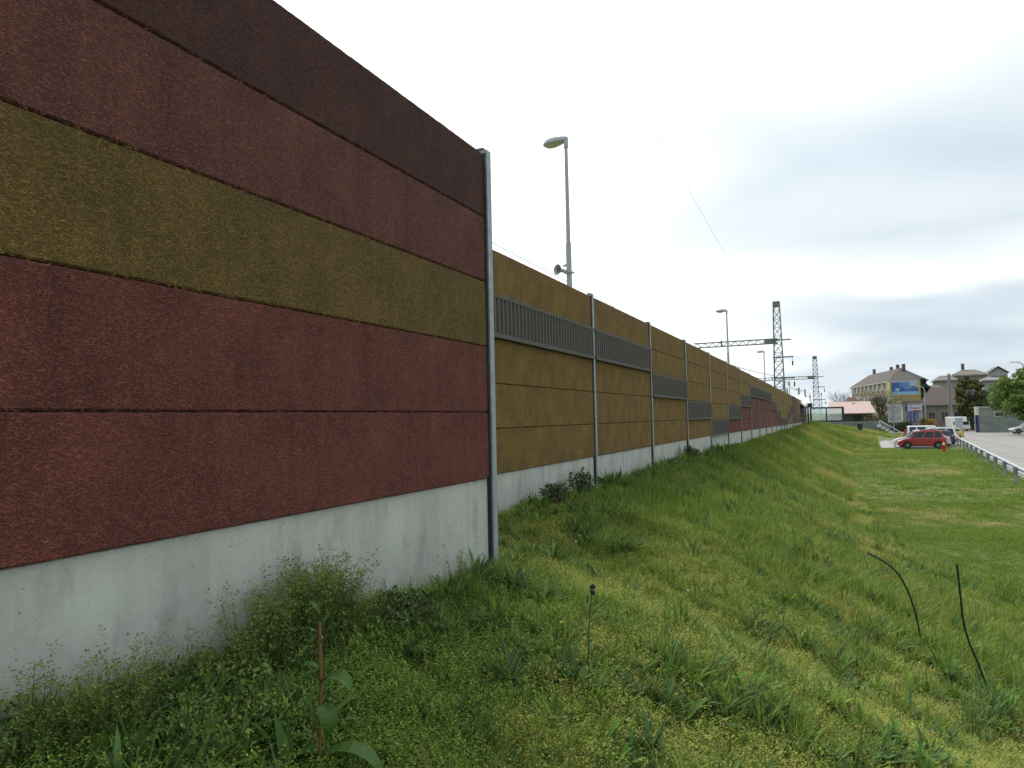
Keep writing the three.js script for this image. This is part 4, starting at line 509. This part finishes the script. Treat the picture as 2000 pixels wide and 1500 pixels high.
function scatter(name, label, cat, geos, place, count, f) {
  // place(f) -> [x, z, scale, kind] or null ; kind picks the geometry
  const lists = geos.map(() => []); let tries = 0, n = 0; while (n < count && tries < count * 6) { tries++; const q = place(f); if (!q) continue; lists[q[3]].push(q); n++; }
  const o = new THREE.Object3D(), c = new THREE.Color(), grp = new THREE.Group(); grp.name = numbered(name); grp.userData = { label, category: cat, kind: 'stuff' }; scene.add(grp);
  lists.forEach((L, i) => { if (!L.length) return; const im = new THREE.InstancedMesh(geos[i], stuffM, L.length); L.forEach((q, k) => { o.position.set(q[0], groundY(q[0], q[1]) - 0.005, q[1]); o.rotation.set((f() - 0.5) * 0.3, f() * 6.283, (f() - 0.5) * 0.3); o.scale.set(q[2], q[2] * (0.8 + 0.4 * f()), q[2]); o.updateMatrix(); im.setMatrixAt(k, o.matrix); const v = 0.82 + 0.36 * f(), d = q[4] ?? 0; im.setColorAt(k, c.setRGB(v * (1 + d), v * (1 + d * 0.4), v)); }); im.name = name + '_tufts'; im.userData.kind = 'stuff'; shade(im); grp.add(im); });
}
const wallX = d => d < NEAR_END ? -D1 : -D2;
const inView = (x, d, m = 1.5) => x < 0.21 * d + m && x > -1.9 * d - m;
const grassGeos = [grassClump(301, 16, 0.16, 0.07, 0.0055, GC.lush), grassClump(302, 16, 0.13, 0.08, 0.005, GC.mid), grassClump(303, 16, 0.14, 0.08, 0.004, GC.dry), grassClump(304, 20, 0.07, 0.09, 0.006, [...GC.lush, GC.mid[0], GC.mid[2]]), grassClump(305, 20, 0.06, 0.09, 0.005, GC.dry)];
const dryAt = (x, z) => field(x, z) * 0.65 + fbm(x * 1.9 + 3, z * 1.9, 3, 221) * 0.35;
function grassKind(x, d, f) { const toe = table(toeT, d), n = dryAt(x, -d) + (f() - 0.5) * 0.22; if (x > toe + 0.2) return n > 0.62 ? 4 : 3; const wl = x - wallX(d); return n > 0.53 && wl > 0.8 ? 2 : n > 0.45 ? 1 : 0; }
const gplace = (d0, d1, p, s0, s1) => f => { const d = d0 + (d1 - d0) * Math.pow(f(), p), xl = wallX(d) + 0.05, x = lerp(xl, Math.min(0.21 * d + 2.2, railX(-d) + 0.3), f()); if (!inView(x, d)) return null; if (d > 70 && x > (d < 72.5 ? 5.2 : d < 98 ? 3.68 + (d - 72.6) * 0.033 : 9.5)) return null; const k = grassKind(x, d, f); const ht = 0.55 + 0.9 * fbm(x * 0.8 + 60, d * 0.8, 3, 251) + 0.5 * (fbm(x * 3 + 60, d * 3, 2, 253) - 0.5); return [x, -d, (s0 + (s1 - s0) * f()) * (k === 0 ? 1.2 : 1) * ht * (0.55 + 0.45 * sstep(0, 0.8, x - xl)), k, 0]; };
scatter('grass', 'short green and straw coloured grass covering the bank', 'grass', grassGeos, gplace(0.6, 9, 0.85, 0.4, 0.95), 30000, rng(501));
scatter('grass', 'grass growing along the middle of the bank below the ochre barrier', 'grass', grassGeos, gplace(8.5, 30, 0.8, 0.8, 1.7), 42000, rng(502));
scatter('grass', 'grass on the distant bank and the mown strip by the rail', 'grass', grassGeos, gplace(29, 109, 0.9, 1.3, 2.6), 32000, rng(503));
const weedGeos = [speckWeed(311, 12, 0.105, 0.085, GC.weed), speckWeed(312, 10, 0.15, 0.08, GC.green), speckWeed(313, 13, 0.075, 0.09, GC.weed), speckWeed(314, 12, 0.09, 0.085, GC.green)];
scatter('weeds', 'low pod bearing weeds with tiny yellow green leaves carpeting the near bank', 'weeds', weedGeos, f => { const d = 0.6 + 9 * Math.pow(f(), 0.85), xl = wallX(d) + 0.04, x = lerp(xl, 0.21 * d + 1.8, Math.pow(f(), 1.25)); if (!inView(x, d)) return null; const n = fbm(x * 1.3 + 11, d * 1.3, 3, 231), wl = x - xl, sh = wl < 0.75 + 0.5 * n && d < 5.2; if ((n < 0.38 && f() < 0.7) || (d > 5 && wl < 0.6 && f() < 0.6)) return null; return [x, -d, 0.8 + 0.75 * f(), sh ? (f() < 0.6 ? 1 : 3) : f() < 0.22 ? 3 : f() < 0.5 ? 0 : 2, 0]; }, 21000, rng(504));
scatter('weeds', 'mixed low weeds scattered over the bank farther along the barrier', 'weeds', weedGeos, f => { const d = 8.5 + 24 * Math.pow(f(), 0.8), xl = wallX(d) + 0.04, x = lerp(xl, table(toeT, d) + 0.5, f()); if (!inView(x, d)) return null; const n = fbm(x * 0.9 + 11, d * 0.9, 3, 232); if (n < 0.5) return null; return [x, -d, (1.0 + 0.9 * f()) * sstep(0.0, 1.2, x - xl + 0.35), f() < 0.5 ? 0 : 2, 0]; }, 9000, rng(505));
const broadGeos = [rosette(321, 14, 0.12, 0.017, [0.5, 1.35], GC.broad), rosette(322, 9, 0.065, 0.024, [0.2, 0.9], GC.broad), rosette(323, 13, 0.09, 0.013, [0.6, 1.4], [[0.14, 0.23, 0.035], [0.18, 0.27, 0.04]]), rosette(324, 12, 0.10, 0.018, [0.4, 1.3], [[0.08, 0.14, 0.05], [0.10, 0.16, 0.06]])];
scatter('leafy_weeds', 'broad leaved green weeds growing between the grass', 'weeds', broadGeos, f => { const d = 0.8 + 28 * Math.pow(f(), 1.6), xl = wallX(d) + 0.06, x = lerp(xl, Math.min(table(toeT, d) + 0.6, 0.21 * d + 1.8), f()); if (!inView(x, d)) return null; const n = fbm(x * 1.6 + 31, d * 1.6, 3, 241); if (n < 0.5 && f() < 0.82) return null; return [x, -d, (0.6 + 0.8 * f()) * (0.8 + 0.9 * sstep(0.5, 0.7, n)), Math.floor(f() * 4), 0]; }, 19000, rng(506));
function podWeed(seed, n, h) {                        // branching stems, pods and small leaves gathered towards the tips
  const f = rng(seed), T = new Tris(), st = [0.12, 0.16, 0.045];
  for (let i = 0; i < n; i++) { const az = f() * 6.283, r = 0.05 * f(), x = Math.cos(az) * r, z = Math.sin(az) * r, hh = h * (0.55 + 0.55 * f()), ln = 0.15 + 0.4 * f(), a2 = f() * 6.283; blade(T, x, z, hh, 0.004, a2, ln, jit(st, f), 4);
    for (let k = 0; k < 34; k++) { const t = 1 - Math.pow(f(), 1.7) * 0.75, y = hh * t * (1 - 0.25 * ln * t), b = ln * t * t * hh, q = f() * 6.283, e = 0.006 + 0.028 * f() * (1.15 - t * 0.55), X = x + Math.cos(a2) * b + Math.cos(q) * e, Z = z + Math.sin(a2) * b + Math.sin(q) * e, s = 0.003 + 0.0045 * f(), c = jit(f() < 0.3 ? [0.24, 0.29, 0.06] : [0.15, 0.215, 0.045], f, 0.3), ux = Math.cos(q) * s, uz = Math.sin(q) * s, v = (f() - 0.1) * s; T.quad([X - ux, y - v, Z - uz], [X - uz * 0.7, y + s * 0.3, Z + ux * 0.7], [X + ux, y + v, Z + uz], [X + uz * 0.7, y - s * 0.3, Z - ux * 0.7], c); if (k % 4 === 0) T.tri([x + Math.cos(a2) * b, y - 0.012, z + Math.sin(a2) * b], [x + Math.cos(a2) * b + 0.0012, y - 0.011, z + Math.sin(a2) * b], [X, y, Z], jit(st, f)); } }
  return T.geo();
}
const tallGeos = [rosette(325, 20, 0.17, 0.020, [0.75, 1.5], GC.broad), rosette(326, 16, 0.14, 0.017, [0.8, 1.5], [[0.16, 0.27, 0.035], [0.20, 0.31, 0.045]]), rosette(327, 18, 0.15, 0.024, [0.5, 1.4], [[0.085, 0.15, 0.05], [0.11, 0.18, 0.065]]), grassClump(328, 34, 0.24, 0.05, 0.006, GC.lush)];
scatter('leafy_weeds', 'upright dark and bright leafy tufts rising out of the grass', 'weeds', tallGeos, f => { const d = 1.2 + 22 * Math.pow(f(), 1.5), xl = wallX(d) + 0.1, x = lerp(xl, Math.min(table(toeT, d) + 0.4, 0.21 * d + 1.8), f()); if (!inView(x, d)) return null; const n = fbm(x * 2.1 + 51, d * 2.1, 2, 261); if (n < 0.56) return null; return [x, -d, (0.55 + 0.75 * f()) * (1 + d * 0.035), Math.floor(f() * 4), 0]; }, 3200, rng(508));
scatter('leafy_weeds', 'dark leafy weeds mixed through the carpet of pod weeds on the near bank', 'weeds', tallGeos, f => { const d = 1.0 + 6.5 * Math.pow(f(), 1.1), xl = wallX(d) + 0.3, x = lerp(xl, 0.21 * d + 1.2, Math.pow(f(), 1.2)); if (!inView(x, d)) return null; const n = fbm(x * 2.6 + 71, d * 2.6, 2, 271); if (n < 0.54) return null; return [x, -d, 0.5 + 0.6 * f(), f() < 0.45 ? 0 : f() < 0.6 ? 2 : 1, 0]; }, 900, rng(509));
// tall pod weeds leaning on the plinth
{ const spots = []; for (const [px, py, n] of [[30, 1390, 2], [110, 1365, 4], [165, 1350, 3], [225, 1335, 4], [265, 1325, 3], [340, 1300, 2], [430, 1275, 4], [490, 1255, 6], [545, 1238, 7], [590, 1222, 11], [630, 1210, 11], [665, 1200, 5], [700, 1190, 3], [860, 1145, 3]]) spots.push([atX(px, py, -D1 + 0.12), n]);
  const geos = [podWeed(331, 10, 0.36), podWeed(332, 9, 0.45)], gs = geos.map(g => leafM()); const f = rng(507);
  spots.forEach(([p, n], i) => { const t = thing('pod_weed', 'tall thin stemmed pod weed leaning against the white plinth', 'weed', [p.x, groundY(p.x, p.z), p.z], 0, 'pod weeds along the plinth'); for (let k = 0; k < n * 2; k++) { const m = part('stems', geos[k % 2], stuffM, t); m.position.set((f() - 0.15) * 0.2, 0, (f() - 0.5) * 0.24); m.rotation.set((f() - 0.5) * 0.3, f() * 6, (f() - 0.4) * 0.3); m.scale.setScalar((n > 9 ? 0.95 : n > 5 ? 0.75 : 0.6) + 0.3 * f()); } }); }
// single plants one can point at
function clump(label, px, py, geo, s0, name = 'leafy_weed', group = 'leafy weed clumps on the bank', cat = 'weed') { const p = onGround(px, py), t = thing(name, label, cat, p, R() * 6.28, group); const m = part('leaves', geo, stuffM, t); m.scale.setScalar(s0 * (name === 'leafy_weed' ? 1.2 : 1.1)); return t; }
const lance = [rosette(341, 34, 0.25, 0.028, [0.7, 1.45], [[0.075, 0.14, 0.045], [0.10, 0.17, 0.06], [0.06, 0.12, 0.04]]), rosette(342, 26, 0.22, 0.032, [0.5, 1.4], GC.broad), rosette(343, 22, 0.19, 0.027, [0.8, 1.5], [[0.12, 0.21, 0.035], [0.15, 0.25, 0.04]])];
const tuftG = grassClump(351, 60, 0.34, 0.07, 0.007, GC.lush);
[[935, 1150, 0, 1.0, 'silvery lance leaved weed clump at the foot of the steel end post'], [1010, 1165, 0, 0.9, 'lance leaved weed clump just right of the steel end post'], [1060, 1190, 1, 1.0, 'broad lance leaved weed clump a step out from the end post'], [880, 1270, 1, 0.85, 'dark lance leaved weed in the shade of the maroon barrier'], [990, 1360, 0, 0.95, 'tall lance leaved weed in the middle of the near bank'], [1240, 1330, 1, 0.75, 'low leafy weed beside a dry straw patch'], [1300, 1400, 0, 0.8, 'upright leafy weed between two straw patches'], [1185, 1480, 2, 0.8, 'light green leafy weed near the dark flower stalk'], [1080, 1430, 2, 0.75, 'bright green weed in the centre of the weed carpet'], [1200, 985, 1, 0.9, 'dark leafy weed on the bank below the first ochre bay'], [840, 1230, 0, 0.7, 'bushy dark weed against the white plinth'], [1030, 1290, 1, 0.8, 'leafy weed clump left of the dark flower stalk'], [1110, 1350, 0, 0.85, 'leafy weed clump at the base of the dark flower stalk'], [1270, 1490, 0, 0.8, 'dark lance leaved weed beside a reddish bare patch'], [1420, 1270, 1, 0.6, 'small leafy weed next to a dark grass tuft'], [1480, 1100, 2, 0.9, 'bright leafy weed halfway down the bank'], [1450, 1060, 1, 0.9, 'bluish green leafy weed halfway down the bank'], [1580, 1470, 1, 0.6, 'low leafy weed left of the big upright leaves'], [700, 1420, 1, 0.7, 'leafy weed just right of the red dock stem'], [930, 1480, 2, 0.8, 'bright green weed clump low on the near bank']].forEach(([px, py, k, s, l]) => clump(l, px, py, lance[k], s));
[[1315, 1245, 1.0, 'dark grass tuft on the bank above a straw patch'], [1360, 1200, 0.8, 'dark grass tuft touching a larger tuft on the bank'], [1735, 1195, 1.0, 'round grass tuft left of the bent black rods'], [1620, 1020, 1.4, 'tall grass tuft at the foot of the bank'], [1650, 930, 2.0, 'large grass tuft where the bank meets the mown strip'], [1660, 985, 1.8, 'dark grass tuft beside white litter at the bank foot'], [1605, 1010, 1.4, 'grass tuft in the ditch line by white litter'], [1000, 990, 1.1, 'tall grass tuft at the concrete plinth right of the end post'], [1255, 900, 1.3, 'tall pale grass tuft against the plinth under the ochre panels'], [1880, 1150, 1.1, 'wide grass tuft on the edge of the mown strip'], [1965, 1180, 1.1, 'dark grass tuft at the outer edge of the mown strip']].forEach(([px, py, s, l]) => clump(l, px, py, tuftG, s, 'grass_tuft', 'grass tufts on the bank', 'grass'));
{ const a = atX(1085, 968, -D2 + 0.3); a.y = groundY(a.x, a.z); shrub('dark leafy bush against the plinth near the first ochre post', a, 0.38, 0.24, [0.06, 0.085, 0.035], [0.09, 0.115, 0.045], 81, 'small_bush', 900, 0.018); const b = atX(1138, 958, -D2 + 0.25); b.y = groundY(b.x, b.z); shrub('taller grey green bush right beside the first ochre post', b, 0.46, 0.26, [0.07, 0.10, 0.045], [0.10, 0.13, 0.05], 82, 'small_bush', 900, 0.02); const c = atX(1345, 893, -D2 + 0.2); c.y = groundY(c.x, c.z); shrub('small dark bush at the plinth beneath a grey ribbed panel', c, 0.5, 0.16, [0.035, 0.05, 0.025], [0.06, 0.09, 0.03], 83, 'small_bush', 500, 0.02); const e = atX(1358, 890, -D2 + 0.25); e.y = groundY(e.x, e.z); shrub('small round bush one step past the dark plinth bush', e, 0.36, 0.2, [0.06, 0.10, 0.03], [0.09, 0.13, 0.03], 84, 'small_bush', 500, 0.02); }
{ const a = onGround(800, 1200), g = groundY(-D1 + 0.2, a.z); shrub('dark green bushy weed pressed against the white plinth', new THREE.Vector3(-D1 + 0.28, g, atX(785, 1180, -D1 + 0.28).z), 0.30, 0.26, [0.06, 0.095, 0.03], [0.085, 0.125, 0.035], 85, 'small_bush', 1500, 0.014); }
[[20, 1480, 0.2, 0.32, 'dark bushy weed in the shade where plinth and weeds meet'], [150, 1440, 0.21, 0.34, 'dark round leaved weed bush below the pod weeds'], [290, 1400, 0.22, 0.33, 'dense green weed bush in front of the pod weeds'], [430, 1370, 0.22, 0.3, 'mid green weed bush with a seed head beside it'], [540, 1320, 0.26, 0.3, 'leafy weed bush at the foot of the thickest pod weeds'], [660, 1270, 0.24, 0.28, 'leafy weed bush behind the red stemmed dock'], [760, 1235, 0.24, 0.26, 'low weed bush beside the dark bushy plinth weed'], [350, 1480, 0.22, 0.34, 'broad dark weed bush left of the red dock stem'], [500, 1450, 0.2, 0.3, 'dark weed bush under the drooping dock leaf']].forEach(([px, py, h, r, l], i) => { const p = onGround(px, py); shrub(l, p, h, r, i % 2 ? [0.10, 0.165, 0.035] : [0.08, 0.135, 0.035], [0.15, 0.22, 0.04], 900 + i, 'weed_bush', 2600, i % 3 ? 0.0075 : 0.011, 'weed bushes along the plinth'); });
{ // dock plant with a red stem
  const b = onGround(622, 1545), t = thing('dock_plant', 'tall dock plant with red stem and large drooping leaves', 'plant', b), D = b.distanceTo(camera.position), H = 0.60, sp = [[0, -0.05, 0], [0.01, H * 0.35, 0], [0.015, H * 0.7, 0], [0.01, H, 0]];
  part('stem', tube(sp, 0.0065, 16, 7), mat([0.19, 0.085, 0.04], 0.7), t); part('upper_stem', bar([0.012, H * 0.72, 0], [0.008, H * 1.12, 0], 0.006, 6, 0.003), mat([0.09, 0.14, 0.035], 0.7), t);
  const lv = (y, az, el, len, w, bend) => { const T = new Tris(); leaf(T, [0.012, y, 0], az, el, len, w, [0.07, 0.15, 0.03], bend, 8, 0.3); part('leaf', T.geo(), leafM({ roughness: 0.45 }), t); };
  lv(H * 0.62, -0.1, 0.9, 0.17, 0.075, 1.2); lv(H * 0.7, 2.6, 1.0, 0.13, 0.05, 1.6); lv(H * 0.50, 0.5, 0.3, 0.16, 0.07, 1.5); lv(H * 0.2, -0.35, 0.5, 0.30, 0.09, 1.0); lv(H * 0.22, 2.8, 0.35, 0.22, 0.10, 1.8); for (let k = 0; k < 7; k++) lv(H * (0.85 + k * 0.045), k * 2.4, 1.2, 0.07, 0.022, 0.5);
}
{ const b = onGround(1150, 1345), t = thing('flower_stalk', 'thin stalk with a dark drooping flower head on the near bank', 'plant', b); const tp = atZ(1157, 1142, -b.z), H = tp.y - b.y, X = tp.x - b.x; part('stem', tube([[0, -0.03, 0], [X * 0.3, H * 0.5, 0.01], [X, H, 0]], 0.0032, 12, 5), mat([0.06, 0.075, 0.035], 0.8), t); const f = rng(92), L = []; for (let k = 0; k < 16; k++) L.push(new THREE.SphereGeometry(0.007, 6, 5).scale(1, 1.4, 1).translate(X + (f() - 0.5) * 0.022, H - f() * 0.05, (f() - 0.5) * 0.022)); part('flower_head', L, mat([0.028, 0.022, 0.045], 0.8), t); for (let k = 0; k < 6; k++) { const T = new Tris(); leaf(T, [X * 0.25, H * (0.12 + k * 0.1), 0], k * 2.3, 0.9, 0.11, 0.018, [0.09, 0.15, 0.04], 0.6); part('leaf', T.geo(), stuffM, t); } }
{ const b = onGround(1690, 1510), t = thing('burdock_plant', 'broad leaved plant with two big upright leaves at the foot of the bank', 'plant', b); for (const [az, el, l, w] of [[2.6, 1.35, 0.26, 0.075], [-0.5, 0.95, 0.24, 0.10], [0.6, 0.8, 0.2, 0.08], [4.0, 0.9, 0.16, 0.07]]) { const T = new Tris(); leaf(T, [0, -0.02, 0], az, el, l, w, [0.08, 0.16, 0.035], 0.5, 8, 0.3); part('leaf', T.geo(), leafM({ roughness: 0.45 }), t); } }
// bent black rods
for (const [pts, l] of [[[[1802, 1275], [1797, 1240], [1787, 1195], [1772, 1152], [1752, 1118], [1725, 1096], [1695, 1080]], 'bent black rod curving over the grass towards the barrier'], [[[1934, 1370], [1928, 1345], [1912, 1300], [1893, 1255], [1882, 1215], [1876, 1165], [1869, 1103]], 'wavy upright black rod stuck in the bank']]) {
  const b = onGround(...pts[0]), v = ray(...pts[0]), k = b.clone().sub(camera.position).dot(fw), q = pts.map(([x, y], i) => ray(x, y).multiplyScalar(k - i * 0.03).add(camera.position)); q[0].y -= 0.03;
  const m = thing('bent_rod', l, 'rod', b, 0, 'bent rods on the bank'); part('rod', tube(q.map(w => w.sub(b)), 0.0095, 40, 7), M.rod, m);
}
// litter and seed heads
[[1627, 950, 0.13, 'crumpled white litter on the bank by the ditch line'], [1586, 995, 0.09, 'small white litter scrap on the bank'], [1635, 1028, 0.12, 'white litter scrap beside a dark grass tuft']].forEach(([px, py, s, l], i) => { const p = onGround(px, py), f = rng(600 + i), g = new THREE.IcosahedronGeometry(s, 2), a = g.attributes.position; const t = thing('litter', l, 'litter', [p.x, p.y + s * 0.5, p.z], 0, 'white litter on the bank'); for (let k = 0; k < a.count; k++) { const n = 0.55 + 0.6 * vnoise(a.getX(k) * 22 + 9, a.getY(k) * 22 + a.getZ(k) * 17, 5 + i); a.setXYZ(k, a.getX(k) * n, a.getY(k) * n * 0.7, a.getZ(k) * n); } g.computeVertexNormals(); part('paper', g, M.white, t); });
{ const g = merge([new THREE.IcosahedronGeometry(0.0125, 1).translate(0, 0.16, 0)]), sg = bar([0, -0.03, 0], [0, 0.15, 0], 0.0025, 4); const f = rng(95); let first; for (const [px, py] of [[1168, 975], [430, 1375], [1125, 1090], [1560, 1130], [1345, 1190]]) { const p = onGround(px, py); if (!first) { first = thing('dandelion_clock', 'white dandelion seed head on a thin stem in the grass', 'dandelion', p, 0, 'dandelion seed heads'); part('seed_head', g, mat([0.45, 0.45, 0.42], 1), first); part('stem', sg, mat([0.1, 0.13, 0.05], 0.9), first); } else copyOf(first, p, f() * 6); } }
{ const g = new THREE.CylinderGeometry(0.02, 0.012, 0.012, 10).translate(0, 0.12, 0), sg = bar([0, -0.03, 0], [0, 0.12, 0], 0.0025, 4); let first; for (const [px, py] of [[998, 985], [1990, 960], [1100, 1255], [1560, 1065], [1880, 1015], [1445, 1015]]) { const p = onGround(px, py); if (!first) { first = thing('yellow_flower', 'yellow dandelion flower in the grass', 'dandelion', p, 0, 'yellow dandelions'); part('flower', g, mat([0.7, 0.5, 0.02], 0.8), first); part('stem', sg, mat([0.1, 0.13, 0.05], 0.9), first); } else copyOf(first, p, 1); } }
renderer.setSize(1024, 768);
renderer.render(scene, camera);
